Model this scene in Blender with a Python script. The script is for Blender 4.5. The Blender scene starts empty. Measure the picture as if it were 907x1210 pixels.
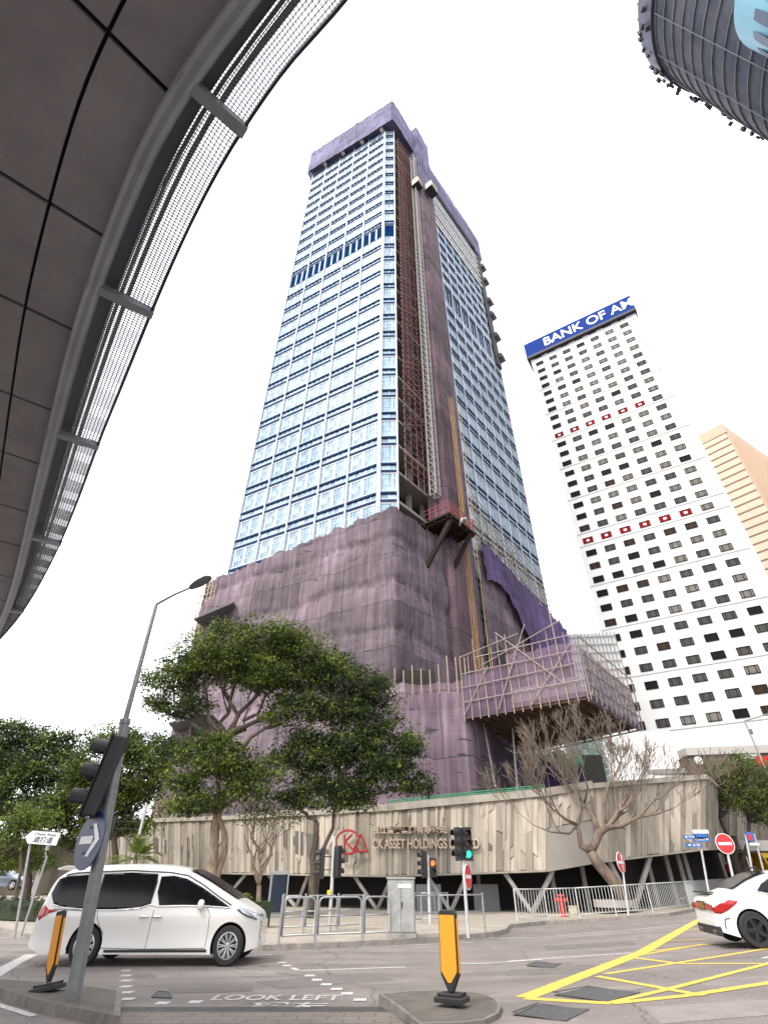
import bpy, math, random
import numpy as np
from mathutils import Vector, Matrix, noise
from math import sin, cos, tan, radians, pi, sqrt, atan2
random.seed(7)
SC = bpy.context.scene
COL = SC.collection
# ------------------------------------------------------------------ camera model
F, PX, PY, TH, EZ = 600.0, 461.0, 605.0, radians(36.1), 1.5
def ray(u, v):
    x = (u-PX)/F; y = -(v-PY)/F
    return Vector((x, cos(TH)-y*sin(TH), sin(TH)+y*cos(TH)))
def at(u, v, Y):
    a = ray(u, v); t = Y/a[1]
    return Vector((a[0]*t, Y, EZ+a[2]*t))
def gz(x, y):                     # the ground: level, with one gentle rise to the right
    return max(0.0, .045*x-.018*y+.18)
def G(u, v, dz=0):
    a = ray(u, v); t = (dz-EZ)/a[2]
    p = Vector((a[0]*t, a[1]*t, dz))
    if a[2] < 0 and .045*p.x-.018*p.y+.18 > 0:
        t = (EZ-.18-dz)/(.045*a[0]-.018*a[1]-a[2])
        p = Vector((a[0]*t, a[1]*t, EZ+a[2]*t))
    return p
cam = bpy.data.cameras.new('camera'); camo = bpy.data.objects.new('camera', cam); COL.objects.link(camo)
camo.location = (0, 0, EZ); camo.rotation_euler = (radians(90)+TH, 0, 0)
cam.sensor_fit = 'VERTICAL'; cam.sensor_height = 36; cam.lens = F/1210*36
cam.shift_x = -(PX-453.5)/1210; cam.clip_end = 3000; cam.clip_start = .05
SC.camera = camo
# ------------------------------------------------------------------ materials
MATS = {}
def mat(name, col, rough=.6, metal=0, var=0, scale=4, col2=None, bump=0, bscale=30, stretch=(1,1,1), spec=.5,
        island=0, emit=0, coat=0, detail=4, alpha=None, trans=0):
    if name in MATS: return MATS[name]
    m = bpy.data.materials.new(name); m.use_nodes = True
    nt = m.node_tree; N = nt.nodes; L = nt.links
    b = N['Principled BSDF']
    b.inputs['Base Color'].default_value = (*col, 1)
    b.inputs['Roughness'].default_value = rough
    b.inputs['Metallic'].default_value = metal
    b.inputs['Specular IOR Level'].default_value = spec
    if coat: b.inputs['Coat Weight'].default_value = coat; b.inputs['Coat Roughness'].default_value = .05
    if emit:
        b.inputs['Emission Color'].default_value = (*col, 1); b.inputs['Emission Strength'].default_value = emit
    tc = None
    def coords():
        nonlocal tc
        if tc is None:
            t = N.new('ShaderNodeTexCoord'); mp = N.new('ShaderNodeMapping')
            mp.inputs['Scale'].default_value = stretch
            L.new(t.outputs['Object'], mp.inputs['Vector']); tc = mp.outputs['Vector']
        return tc
    out = None
    if var or col2:
        c2 = col2 or tuple(max(0, c*(1-var)) for c in col)
        nz = N.new('ShaderNodeTexNoise'); nz.inputs['Scale'].default_value = scale; nz.inputs['Detail'].default_value = detail
        nz.inputs['Roughness'].default_value = .65
        L.new(coords(), nz.inputs['Vector'])
        cr = N.new('ShaderNodeValToRGB'); cr.color_ramp.elements[0].position = .32; cr.color_ramp.elements[1].position = .68
        cr.color_ramp.elements[0].color = (*col, 1); cr.color_ramp.elements[1].color = (*c2, 1)
        L.new(nz.outputs['Fac'], cr.inputs['Fac']); out = cr.outputs['Color']
    if island:
        g = N.new('ShaderNodeNewGeometry'); hv = N.new('ShaderNodeHueSaturation')
        mr = N.new('ShaderNodeMapRange'); mr.inputs['To Min'].default_value = 1-island; mr.inputs['To Max'].default_value = 1+island
        L.new(g.outputs['Random Per Island'], mr.inputs['Value']); L.new(mr.outputs['Result'], hv.inputs['Value'])
        if out: L.new(out, hv.inputs['Color'])
        else: hv.inputs['Color'].default_value = (*col, 1)
        out = hv.outputs['Color']
    if out: L.new(out, b.inputs['Base Color'])
    if bump:
        nz = N.new('ShaderNodeTexNoise'); nz.inputs['Scale'].default_value = bscale; nz.inputs['Detail'].default_value = 5
        L.new(coords(), nz.inputs['Vector'])
        bp = N.new('ShaderNodeBump'); bp.inputs['Strength'].default_value = bump; bp.inputs['Distance'].default_value = .03
        L.new(nz.outputs['Fac'], bp.inputs['Height']); L.new(bp.outputs['Normal'], b.inputs['Normal'])
    if alpha is not None or trans:
        o = [n for n in N if n.type == 'OUTPUT_MATERIAL'][0]
        if trans:
            tl = N.new('ShaderNodeBsdfTranslucent'); mx = N.new('ShaderNodeMixShader'); mx.inputs[0].default_value = trans
            tl.inputs['Color'].default_value = (*col, 1)
            if out: L.new(out, tl.inputs['Color'])
            L.new(b.outputs[0], mx.inputs[1]); L.new(tl.outputs[0], mx.inputs[2]); L.new(mx.outputs[0], o.inputs['Surface'])
            last = mx.outputs[0]
        else: last = b.outputs[0]
        if alpha is not None:
            tp = N.new('ShaderNodeBsdfTransparent'); m2 = N.new('ShaderNodeMixShader'); m2.inputs[0].default_value = alpha
            L.new(tp.outputs[0], m2.inputs[1]); L.new(last, m2.inputs[2]); L.new(m2.outputs[0], o.inputs['Surface'])
    MATS[name] = m
    return m
steel = mat('galvanised steel', (.42,.43,.44), .45, .6, var=.25, scale=9)
steel_d = mat('dull grey steel', (.22,.225,.23), .5, .4, var=.3, scale=7)
black = mat('black plastic', (.02,.02,.022), .5, var=.3)
white_p = mat('white paint', (.75,.75,.74), .5, var=.12, scale=3)
concrete = mat('weathered concrete', (.36,.34,.31), .85, var=.35, scale=2.5, bump=.3)
bamboo = mat('bamboo', (.42,.33,.21), .7, var=.4, scale=3, island=.25)
rubber = mat('tyre rubber', (.018,.018,.019), .8)
road_white = mat('worn road white', (.66,.65,.62), .8, col2=(.27,.25,.235), scale=14, detail=10)
road_yellow = mat('worn road yellow', (.74,.51,.05), .8, col2=(.42,.31,.09), scale=12, detail=10)
glass_dark = mat('dark car glass', (.008,.009,.011), .12, spec=.28, var=.5, scale=2)
car_white = mat('pearl white car paint', (.72,.71,.68), .28, coat=.6, spec=.5)
bark = mat('bark', (.12,.09,.065), .9, col2=(.045,.035,.028), scale=6, bump=.8, bscale=12, stretch=(1,1,.35))
bark_pale = mat('pale bark', (.36,.28,.2), .9, col2=(.15,.11,.08), scale=7, bump=.6, bscale=14, stretch=(1,1,.35))
# ------------------------------------------------------------------ mesh builder
class MB:
    def __init__(s): s.v = []; s.f = []; s.m = []; s.mi = 0
    def add(s, vs, fs):
        o = len(s.v); s.v += [tuple(p) for p in vs]; s.f += [tuple(i+o for i in f) for f in fs]; s.m += [s.mi]*len(fs)
        return s
    def hexa(s, b, t):                       # two quads, bottom and top
        return s.add(list(b)+list(t), [(3,2,1,0),(4,5,6,7),(0,1,5,4),(1,2,6,5),(2,3,7,6),(3,0,4,7)])
    def box(s, c, d, rz=0):
        M = Matrix.Rotation(rz, 3, 'Z'); c = Vector(c); x, y, z = d[0]/2, d[1]/2, d[2]/2
        q = [(-x,-y),(x,-y),(x,y),(-x,y)]
        return s.hexa([c+M@Vector((a,b,-z)) for a,b in q], [c+M@Vector((a,b,z)) for a,b in q])
    def bar(s, p, q, w, h=None, up=(0,0,1)):
        h = h or w; p = Vector(p); q = Vector(q); d = (q-p).normalized(); u = Vector(up)
        if abs(d.dot(u)) > .98: u = Vector((0,1,0))
        a = d.cross(u).normalized(); b = a.cross(d)
        c = [(-1,-1),(1,-1),(1,1),(-1,1)]
        return s.hexa([p+a*w/2*i+b*h/2*j for i,j in c], [q+a*w/2*i+b*h/2*j for i,j in c])
    def quad(s, a, b, c, d): return s.add([a,b,c,d], [(0,1,2,3)])
    def poly(s, pts): return s.add(pts, [tuple(range(len(pts)))])
    def prism(s, pts, d):                    # polygon pushed along d
        d = Vector(d); n = len(pts); pts = [Vector(p) for p in pts]
        return s.add(pts+[p+d for p in pts], [tuple(range(n))[::-1], tuple(range(n,2*n))]+[(i,(i+1)%n,(i+1)%n+n,i+n) for i in range(n)])
    def tube(s, path, r, n=8, cap=True):
        path = [Vector(p) for p in path]; k = len(path); rs = r if isinstance(r,(list,tuple)) else [r]*k
        vs = []; ref = None
        for i, p in enumerate(path):
            d = (path[min(i+1,k-1)]-path[max(i-1,0)])
            d = d.normalized() if d.length > 1e-9 else Vector((0,0,1))
            if ref is None: ref = d.orthogonal().normalized()
            a = (ref-d*ref.dot(d))
            a = a.normalized() if a.length > 1e-6 else d.orthogonal().normalized()
            ref = a; b = d.cross(a)
            vs += [p+(a*cos(2*pi*j/n)+b*sin(2*pi*j/n))*rs[i] for j in range(n)]
        fs = [(i*n+j, i*n+(j+1)%n, (i+1)*n+(j+1)%n, (i+1)*n+j) for i in range(k-1) for j in range(n)]
        if cap: fs += [tuple(range(n))[::-1], tuple(range((k-1)*n, k*n))]
        return s.add(vs, fs)
    def lathe(s, prof, c=(0,0,0), axis='Z', n=24, cap=True):    # prof: (radius, height)
        vs = []; c = Vector(c)
        for r, h in prof:
            for j in range(n):
                a = 2*pi*j/n; q = (r*cos(a), r*sin(a), h)
                if axis == 'Y': q = (q[0], q[2], q[1])
                elif axis == 'X': q = (q[2], q[0], q[1])
                vs.append(c+Vector(q))
        k = len(prof)
        fs = [(i*n+j, i*n+(j+1)%n, (i+1)*n+(j+1)%n, (i+1)*n+j) for i in range(k-1) for j in range(n)]
        if cap: fs += [tuple(range(n))[::-1], tuple(range((k-1)*n, k*n))]
        return s.add(vs, fs)
    def xf(s, M):
        s.v = [tuple(M@Vector(p)) for p in s.v]; return s
    def build(s, name, mats, parent=None, smooth=False, world=False, bevel=0):
        me = bpy.data.meshes.new(name)
        vs = s.v
        if world and parent:
            o = parent.location
            if parent.parent: o = o+parent.parent.location
            vs = [(a-o.x, b-o.y, c-o.z) for a,b,c in vs]
        me.from_pydata(vs, [], s.f)
        for m in (mats if isinstance(mats,(list,tuple)) else [mats]): me.materials.append(m)
        me.polygons.foreach_set('material_index', s.m)
        if smooth: me.polygons.foreach_set('use_smooth', [True]*len(s.f))
        me.update()
        ob = bpy.data.objects.new(name, me); COL.objects.link(ob)
        if parent: ob.parent = parent
        if bevel:
            b = ob.modifiers.new('b','BEVEL'); b.width = bevel; b.segments = 2; b.limit_method = 'ANGLE'
        if smooth == 2:
            me.set_sharp_from_angle(angle=radians(35))
        return ob
def tag(o, label=None, cat=None, group=None, kind=None):
    if label: o['label'] = label
    if cat: o['category'] = cat
    if group: o['group'] = group
    if kind: o['kind'] = kind
    return o
def thing(name, label, cat, loc=(0,0,0), rz=0, group=None):
    o = bpy.data.objects.new(name, None); COL.objects.link(o); o.empty_display_size = .2
    o.location = loc; o.rotation_euler = (0,0,rz)
    return tag(o, label, cat, group)
def copy_tree(o, parent=None):
    c = o.copy(); COL.objects.link(c); c.parent = parent
    for ch in [x for x in o.children]: copy_tree(ch, c)
    return c
def text_mb(s, size=1, ext=.02, width=None, bold=0):
    cu = bpy.data.curves.new('t','FONT'); cu.body = s; cu.size = size; cu.extrude = ext; cu.offset = bold
    cu.align_x = 'CENTER'; cu.align_y = 'CENTER'
    o = bpy.data.objects.new('t', cu); COL.objects.link(o)
    dg = bpy.context.evaluated_depsgraph_get(); me = bpy.data.meshes.new_from_object(o.evaluated_get(dg))
    b = MB(); b.add([v.co.copy() for v in me.vertices], [tuple(p.vertices) for p in me.polygons])
    bpy.data.objects.remove(o); bpy.data.curves.remove(cu); bpy.data.meshes.remove(me)
    if width and b.v:
        x0 = min(p[0] for p in b.v); x1 = max(p[0] for p in b.v); k = width/(x1-x0); c = (x0+x1)/2
        b.v = [((p[0]-c)*k, p[1], p[2]) for p in b.v]
    return b
def frame_m(o, x, z):                        # local x along x, local y along z, local z out
    x = Vector(x).normalized(); z = Vector(z).normalized(); n = x.cross(z)
    return Matrix(((x.x,z.x,n.x,o[0]),(x.y,z.y,n.y,o[1]),(x.z,z.z,n.z,o[2]),(0,0,0,1)))
# ------------------------------------------------------------------ sky and sun
w = bpy.data.worlds.new('World'); SC.world = w; w.use_nodes = True
nt = w.node_tree; N = nt.nodes; L = nt.links
S = Vector((-.55,-.62,.95)).normalized()
sky = N.new('ShaderNodeTexSky'); sky.sky_type = 'NISHITA'; sky.sun_disc = False
sky.sun_elevation = math.asin(S.z); sky.sun_rotation = atan2(S.x, S.y); sky.dust_density = 6; sky.air_density = 1
hz = N.new('ShaderNodeMixRGB'); hz.inputs[0].default_value = .8; hz.inputs[2].default_value = (11.5,11.6,12.0,1)
L.new(sky.outputs[0], hz.inputs[1]); L.new(hz.outputs[0], N['Background'].inputs[0]); N['Background'].inputs[1].default_value = .12
sl = bpy.data.lights.new('sun','SUN'); sl.energy = 1.5; sl.angle = radians(10); sl.color = (1,.93,.82)
so = bpy.data.objects.new('sun', sl); COL.objects.link(so); so.rotation_euler = S.to_track_quat('Z','Y').to_euler()
vs = SC.view_settings; vs.view_transform = 'Standard'; vs.look = 'None'; vs.gamma = 1; vs.exposure = 1.05
# ------------------------------------------------------------------ ground and roads
def sheet(name, pts, m, h=.0, parent=None, step=0, world=False):
    """flat polygon in plan laid h above the ground, cut along the line where the rise begins"""
    def side(p): return .045*p[0]-.018*p[1]+.18
    A = []; B = []; n = len(pts)
    for i in range(n):
        p, q = pts[i], pts[(i+1)%n]; sp, sq = side(p), side(q)
        (A if sp <= 0 else B).append((p[0],p[1]))
        if (sp <= 0) != (sq <= 0):
            t = sp/(sp-sq); c = (p[0]+(q[0]-p[0])*t, p[1]+(q[1]-p[1])*t); A.append(c); B.append(c)
    b = MB()
    for P in (A, B):
        if len(P) > 2: b.poly([(x, y, gz(x,y)+h) for x,y in P])
    ar = sum(pts[i][0]*pts[(i+1)%n][1]-pts[(i+1)%n][0]*pts[i][1] for i in range(n))
    if ar < 0: b.f = [f[::-1] for f in b.f]
    return b if name is None else b.build(name, m, parent)
asphalt = mat('asphalt', (.225,.195,.178), .85, col2=(.155,.135,.125), scale=.9, bump=.5, bscale=60, detail=9)
def asphalt_extra():
    nt = asphalt.node_tree; N = nt.nodes; L = nt.links; b = N['Principled BSDF']
    src = b.inputs['Base Color'].links[0].from_socket
    tc = N.new('ShaderNodeTexCoord'); nz = N.new('ShaderNodeTexNoise'); nz.inputs['Scale'].default_value = 55; nz.inputs['Detail'].default_value = 3
    L.new(tc.outputs['Object'], nz.inputs['Vector'])
    mr = N.new('ShaderNodeMapRange'); mr.inputs['From Min'].default_value = .3; mr.inputs['From Max'].default_value = .7
    mr.inputs['To Min'].default_value = .65; mr.inputs['To Max'].default_value = 1.35; L.new(nz.outputs['Fac'], mr.inputs['Value'])
    # tyre-worn streaks along the traffic direction and long cracks
    mp = N.new('ShaderNodeMapping'); mp.inputs['Scale'].default_value = (.07,1.1,1); mp.inputs['Rotation'].default_value = (0,0,.05)
    L.new(tc.outputs['Object'], mp.inputs['Vector'])
    n2 = N.new('ShaderNodeTexNoise'); n2.inputs['Scale'].default_value = 1.3; n2.inputs['Detail'].default_value = 6; L.new(mp.outputs[0], n2.inputs['Vector'])
    m2 = N.new('ShaderNodeMapRange'); m2.inputs['From Min'].default_value = .35; m2.inputs['From Max'].default_value = .65
    m2.inputs['To Min'].default_value = .84; m2.inputs['To Max'].default_value = 1.12; L.new(n2.outputs['Fac'], m2.inputs['Value'])
    vo = N.new('ShaderNodeTexVoronoi'); vo.feature = 'DISTANCE_TO_EDGE'; vo.inputs['Scale'].default_value = .33
    n3 = N.new('ShaderNodeTexNoise'); n3.inputs['Scale'].default_value = 2.5
    L.new(tc.outputs['Object'], n3.inputs['Vector'])
    mm = N.new('ShaderNodeMixRGB'); mm.inputs[0].default_value = .25; L.new(tc.outputs['Object'], mm.inputs[1]); L.new(n3.outputs['Color'], mm.inputs[2])
    L.new(mm.outputs[0], vo.inputs['Vector'])
    m3 = N.new('ShaderNodeMapRange'); m3.inputs['From Max'].default_value = .006; m3.inputs['To Min'].default_value = .5; L.new(vo.outputs['Distance'], m3.inputs['Value'])
    a = N.new('ShaderNodeMath'); a.operation = 'MULTIPLY'; L.new(mr.outputs[0], a.inputs[0]); L.new(m2.outputs[0], a.inputs[1])
    a2 = N.new('ShaderNodeMath'); a2.operation = 'MULTIPLY'; L.new(a.outputs[0], a2.inputs[0]); L.new(m3.outputs[0], a2.inputs[1])
    hv = N.new('ShaderNodeHueSaturation'); L.new(src, hv.inputs['Color']); L.new(a2.outputs[0], hv.inputs['Value']); L.new(hv.outputs[0], b.inputs['Base Color'])
asphalt_extra()
tag(sheet('road', [(-900,-300),(900,-300),(900,1500),(-900,1500)], asphalt), kind='structure')
paving = mat('paving', (.40,.35,.29), .85, col2=(.28,.25,.21), scale=1.2, bump=.2)
def add_tiles(m, sx, sy, dark=.6):
    nt = m.node_tree; N = nt.nodes; L = nt.links; b = N['Principled BSDF']
    src = b.inputs['Base Color'].links[0].from_socket
    tc = N.new('ShaderNodeTexCoord'); br = N.new('ShaderNodeTexBrick'); br.inputs['Scale'].default_value = 1
    br.inputs['Brick Width'].default_value = sx; br.inputs['Row Height'].default_value = sy; br.inputs['Mortar Size'].default_value = .012
    br.inputs['Color1'].default_value = (1,1,1,1); br.inputs['Color2'].default_value = (.86,.86,.86,1); br.inputs['Mortar'].default_value = (dark,dark,dark,1)
    L.new(tc.outputs['Object'], br.inputs['Vector'])
    mx = N.new('ShaderNodeMixRGB'); mx.blend_type = 'MULTIPLY'; mx.inputs[0].default_value = 1
    L.new(src, mx.inputs[1]); L.new(br.outputs['Color'], mx.inputs[2]); L.new(mx.outputs[0], b.inputs['Base Color'])
add_tiles(paving, .6, .4)
kerbm = mat('kerb stone', (.34,.31,.28), .85, col2=(.2,.18,.16), scale=3, bump=.3)
def kerb(name, pts, h=.13, wd=.15, closed=False, parent=None, world=False):
    """a raised kerb strip: outer face on pts, wd wide on its left"""
    n = len(pts); P = [Vector((p[0],p[1],0)) for p in pts]; b = MB(); off = []
    for i in range(n):
        a = P[i-1] if (i or closed) else P[i]; c = P[(i+1)%n] if (i < n-1 or closed) else P[i]
        d = (c-a).normalized(); off.append(P[i]+Vector((-d.y,d.x,0))*wd)
    for i in range(n if closed else n-1):
        j = (i+1)%n; segs = max(1,int((P[j]-P[i]).length/1.0))
        for k in range(segs):
            t0, t1 = k/segs, (k+1)/segs-.006
            q = [P[i].lerp(P[j],t0), P[i].lerp(P[j],t1), off[i].lerp(off[j],t1), off[i].lerp(off[j],t0)]
            b.hexa([(p.x,p.y,gz(p.x,p.y)-.05) for p in q], [(p.x,p.y,gz(p.x,p.y)+h) for p in q])
    return b.build(name, kerbm, parent)
kp = [(-120,1062),(-40,1088),(0,1102),(39,1112),(110,1121),(200,1124),(312,1124),(400,1120.5),(460,1117),(540,1111),(585,1107),(598,1103),(603,1097),(644,1092.5),(720,1088),(790,1083),(827,1076),(860,1062),(885,1050)]
KP = [G(u,v) for u,v in kp]+[Vector((75,125,1.3))]
KPp = [(p.x,p.y) for p in KP]
far = [(KPp[-1][0]+40,KPp[-1][1]+120),(120,260),(-160,260),(-160,40)]
IN = []
for i,(x,y) in enumerate(KPp):
    a = Vector(KPp[max(0,i-1)]); c = Vector(KPp[min(len(KPp)-1,i+1)]); d = (c-a).normalized(); IN.append((x-d.y*.15, y+d.x*.15))
tag(sheet('pavement', IN+far, paving, .125), kind='structure')
tag(kerb('kerb', KPp), kind='structure')
# near paved strip
nearp = mat('crossing paving', (.23,.195,.165), .85, col2=(.17,.145,.125), scale=1.5, bump=.2); add_tiles(nearp, .42, .21, .55)
q = [G(143,1198), G(462,1198), G(500,1230), G(520,1290), G(120,1290), G(135,1230)]
tag(sheet('crossing_pavement', [(p.x,p.y) for p in q], nearp, .02), kind='structure')
gut = mat('dark gutter', (.07,.065,.062), .7, var=.3)
q = [G(143,1191), G(455,1191), G(462,1198), G(143,1198)]
tag(sheet('gutter_path', [(p.x,p.y) for p in q], gut, .012), kind='structure')
# road markings
def strip(pts, wpx=None, w=.1):
    P = [G(*p) for p in pts]; out = []
    for a, c in zip(P[:-1], P[1:]):
        d = Vector((c.x-a.x,c.y-a.y,0)); d.normalize(); n = Vector((-d.y,d.x,0))*w/2
        out.append([(a.x-n.x,a.y-n.y),(c.x-n.x,c.y-n.y),(c.x+n.x,c.y+n.y),(a.x+n.x,a.y+n.y)])
    return out
def marks(name, polys, m, label, cat, h=.004, group=None):
    b = MB()
    for i, P in enumerate(polys):
        s_ = sheet(None, P, m, h+(i%7)*.0006); b.add(s_.v, s_.f)
    o = b.build(name, m); return tag(o, kind='structure')
yb = []
for pts, wd in [([(620,1179),(759,1125),(833,1083)],.34),([(620,1180),(722,1186),(810,1177),(907,1162),(960,1152)],.2),
                ([(705,1154),(830,1177)],.15),([(715,1151),(857,1129),(960,1112)],.15),([(749,1132),(803,1139),(960,1139)],.15),
                ([(722,1185),(790,1169),(907,1139),(960,1122)],.15),([(759,1125),(844,1115)],.13),([(788,1112),(835,1110)],.13),([(808,1100),(835,1098)],.13),
                ([(733,1133),(830,1116)],.13)]:
    yb += strip(pts, w=wd)
marks('road_marking_yellow', yb, road_yellow, '', '')
wl = []
for pts, wd in [([(600,1136),(746,1126)],.11),([(355,1147),(478,1143)],.11),([(544,1139),(640,1134)],.11),
                ([(592,1109),(700,1103),(832,1091)],.12),([(600,1111.5),(700,1105.5),(800,1096)],.1),
                ([(283,1130),(322,1128)],.14),([(-20,1160),(18,1138)],.3),([(18,1138),(38,1128)],.3),([(-20,1182),(40,1201)],.13),
                ([(345,1144),(352,1147)],.12), ([(900,1133),(960,1120)],.12), ([(410,1114+6),(560,1110+4)],.08)]:
    wl += strip(pts, w=wd)
marks('road_marking_white', wl, road_white, '', '')
st = []
for u,v in [(149,1147),(149,1153),(149,1159),(149,1166),(150,1173),(151,1181),(333,1138),(339,1141),(366,1153),(374.5,1158),(385.5,1163.5),(397.5,1169),(410,1174.5),(425,1182),(192,1185.5),(231,1184)]:
    p = G(u,v); s_ = .11; st.append([(p.x-s_*.9,p.y-s_),(p.x+s_*.9,p.y-s_),(p.x+s_*.9,p.y+s_),(p.x-s_*.9,p.y+s_)])
marks('road_marking_studs', st, road_white, '', '')
def road_text(s, u0, u1, vb, vt, name):
    a, c, d = G(u0,vb), G(u1,vb), G((u0+u1)/2,vt)
    b = text_mb(s, 1, 0, bold=.025); xs = [p[0] for p in b.v]; ys = [p[1] for p in b.v]
    x0,x1,y0,y1 = min(xs),max(xs),min(ys),max(ys)
    b.v = [(a.x+(p[0]-x0)/(x1-x0)*(c.x-a.x), a.y+(p[1]-y0)/(y1-y0)*(d.y-a.y)+(p[0]-x0)/(x1-x0)*(c.y-a.y), .006) for p in b.v]
    keep = [f for f in b.f]; b.f = keep
    tag(b.build(name, mat('faded road lettering', (.60,.58,.55), .8, col2=(.2,.18,.165), scale=11, detail=10)), kind='structure')
road_text('LOOK LEFT', 247, 402, 1182.5, 1176, 'road_marking_lettering')
road_text('望左', 291, 386, 1193, 1184.5, 'road_marking_lettering')
patch = mat('steel plate cover', (.055,.058,.062), .6, col2=(.09,.09,.09), scale=8, bump=.6, bscale=40)
def cover(px, label):
    P = [G(*p) for p in px]; c = sum(P, Vector())/len(P)
    b = sheet(None, [(p.x,p.y) for p in P], None, .007); o = b.v
    r = thing('manhole_cover', label, 'manhole cover', c, 0, 'steel covers set in the road')
    b.v = [(x-c.x,y-c.y,z-c.z) for x,y,z in o]; b.build('plate', patch, r)
    f = MB(); n = len(P)
    for i in range(n):
        p, q2 = P[i]-c, P[(i+1)%n]-c; f.bar((p.x,p.y,.010),(q2.x,q2.y,.010),.035,.008)
    f.build('frame', mat('cover rim', (.09,.088,.085), .7, var=.3), r)
cover([(654,1176.5),(695,1167),(757,1173),(718,1184)], 'dark rectangular steel cover inside the corner of the yellow box')
cover([(606,1200),(634,1188),(697,1193),(668,1207)], 'dark steel cover set in plain road in front of yellow box corner')
cover([(622,1142),(634,1137.5),(664,1139),(652,1144)], 'small dark road grating beside the white lane line')
cover([(180,1179),(186,1172),(200,1173),(202,1180)], 'small rough patch cover in the road below the white van')
patchm = mat('asphalt repair', (.165,.147,.136), .9, col2=(.12,.108,.10), scale=3, bump=.5, bscale=60, detail=8); patch2 = mat('pale asphalt repair', (.27,.24,.22), .9, col2=(.2,.178,.165), scale=3, bump=.5, bscale=60, detail=8)
for i,(P,mm) in enumerate([([(300,1160),(430,1150),(470,1158),(330,1169)],patchm),([(600,1146),(700,1144),(705,1150),(598,1153)],patchm),([(180,1150),(320,1147),(330,1153),(185,1157)],patch2),([(640,1118),(745,1112),(752,1116),(648,1123)],patchm),([(760,1190),(907,1182),(907,1200),(780,1210)],patch2),([(200,1168),(300,1166),(296,1172),(196,1174)],patchm),([(-60,1143),(10,1132),(16,1136),(-60,1150)],patchm)]):
    q = [G(*p) for p in P]; tag(sheet('road_patch', [(p.x,p.y) for p in q], mm, .0022+i*.0002), kind='structure')
# ------------------------------------------------------------------ traffic islands
def island(name, px, label):
    P = [G(u,v,.0) for u,v in px]; c = sum(P, Vector())/len(P); c.z = 0
    r = thing(name, label, 'traffic island', c, 0, 'kerbed islands in the road'); n = len(P)
    q = [Vector((p.x-c.x,p.y-c.y,0)) for p in P]
    if sum(q[i].x*q[(i+1)%n].y-q[(i+1)%n].x*q[i].y for i in range(n)) < 0: q = q[::-1]
    b = MB(); b.prism([p*.93+Vector((0,0,-.02)) for p in q], (0,0,.145)); b.build('slab', mat('island concrete', (.14,.12,.1), .9, col2=(.085,.075,.065), scale=3, bump=.4), r)
    k = MB()
    for i in range(n):
        j = (i+1)%n
        k.hexa([(*q[i].xy,-.02),(*q[j].xy,-.02),(*(q[j]*.93).xy,-.02),(*(q[i]*.93).xy,-.02)], [(*(q[i]*.995).xy,.13),(*(q[j]*.995).xy,.13),(*(q[j]*.93).xy,.13),(*(q[i]*.93).xy,.13)])
    k.build('kerb_edge', mat('island kerb', (.22,.2,.18), .85, col2=(.13,.115,.1), scale=4, bump=.3), r)
    return r
island('traffic_island', [(142,1184),(100,1178),(50,1173),(0,1169),(-60,1163),(-60,1172),(0,1182),(35,1194),(90,1207),(139,1218)], 'low kerbed concrete island that carries the lamp post with the blue arrow sign')
island('traffic_island', [(447,1188),(480,1184),(513,1181),(545,1180),(572,1181.5),(588,1187),(593,1195),(589,1204),(574,1212),(548,1217),(515,1220),(495,1222),(470,1204)], 'low rounded concrete island around the single orange bollard in the centre of the road')
# ------------------------------------------------------------------ bollards
orange = mat('orange reflective', (.85,.33,.02), .35, var=.15, scale=20)
def bollard(u, v, label, wide, rz, lean=0):
    p = G(u,v,.125); r = thing('bollard', label, 'bollard', p, rz, 'bollards on the road islands'); r.rotation_euler = (0,lean,rz)
    b = MB(); b.box((0,0,.03),(.42,.3,.06)); b.box((0,0,.075),(.3,.2,.04)); b.tube([(-.16,-.1,.05),(-.16,-.1,.1)],.02,6); b.tube([(.16,.1,.05),(.16,.1,.1)],.02,6)
    b.build('base', black, r, bevel=.01)
    w2 = wide/2
    b = MB(); b.prism([(-w2*.25,-.045,.1),(w2*.25,-.045,.1),(w2,-.045,.28),(w2,-.045,.96),(w2*.8,-.045,1.0),(-w2*.8,-.045,1.0),(-w2,-.045,.96),(-w2,-.045,.28)],(0,.09,0))
    b.build('body', black, r, bevel=.012)
    b = MB(); k = w2-.018; b.prism([(-k*.2,-.056,.2),(k*.2,-.056,.2),(k,-.056,.32),(k,-.056,.94),(-k,-.056,.94),(-k,-.056,.32)],(0,.01,0))
    b.build('reflector', orange, r)
    b = MB(); b.box((w2+.004,0,.6),(.008,.05,.6)); b.build('side_reflector', orange, r)
bollard(534, 1184, 'broad orange bollard with pointed foot on the central road island', .27, radians(-28))
bollard(56, 1171, 'narrow black bollard with orange strip beside the lamp post foot', .14, radians(-8), radians(-9))
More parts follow.
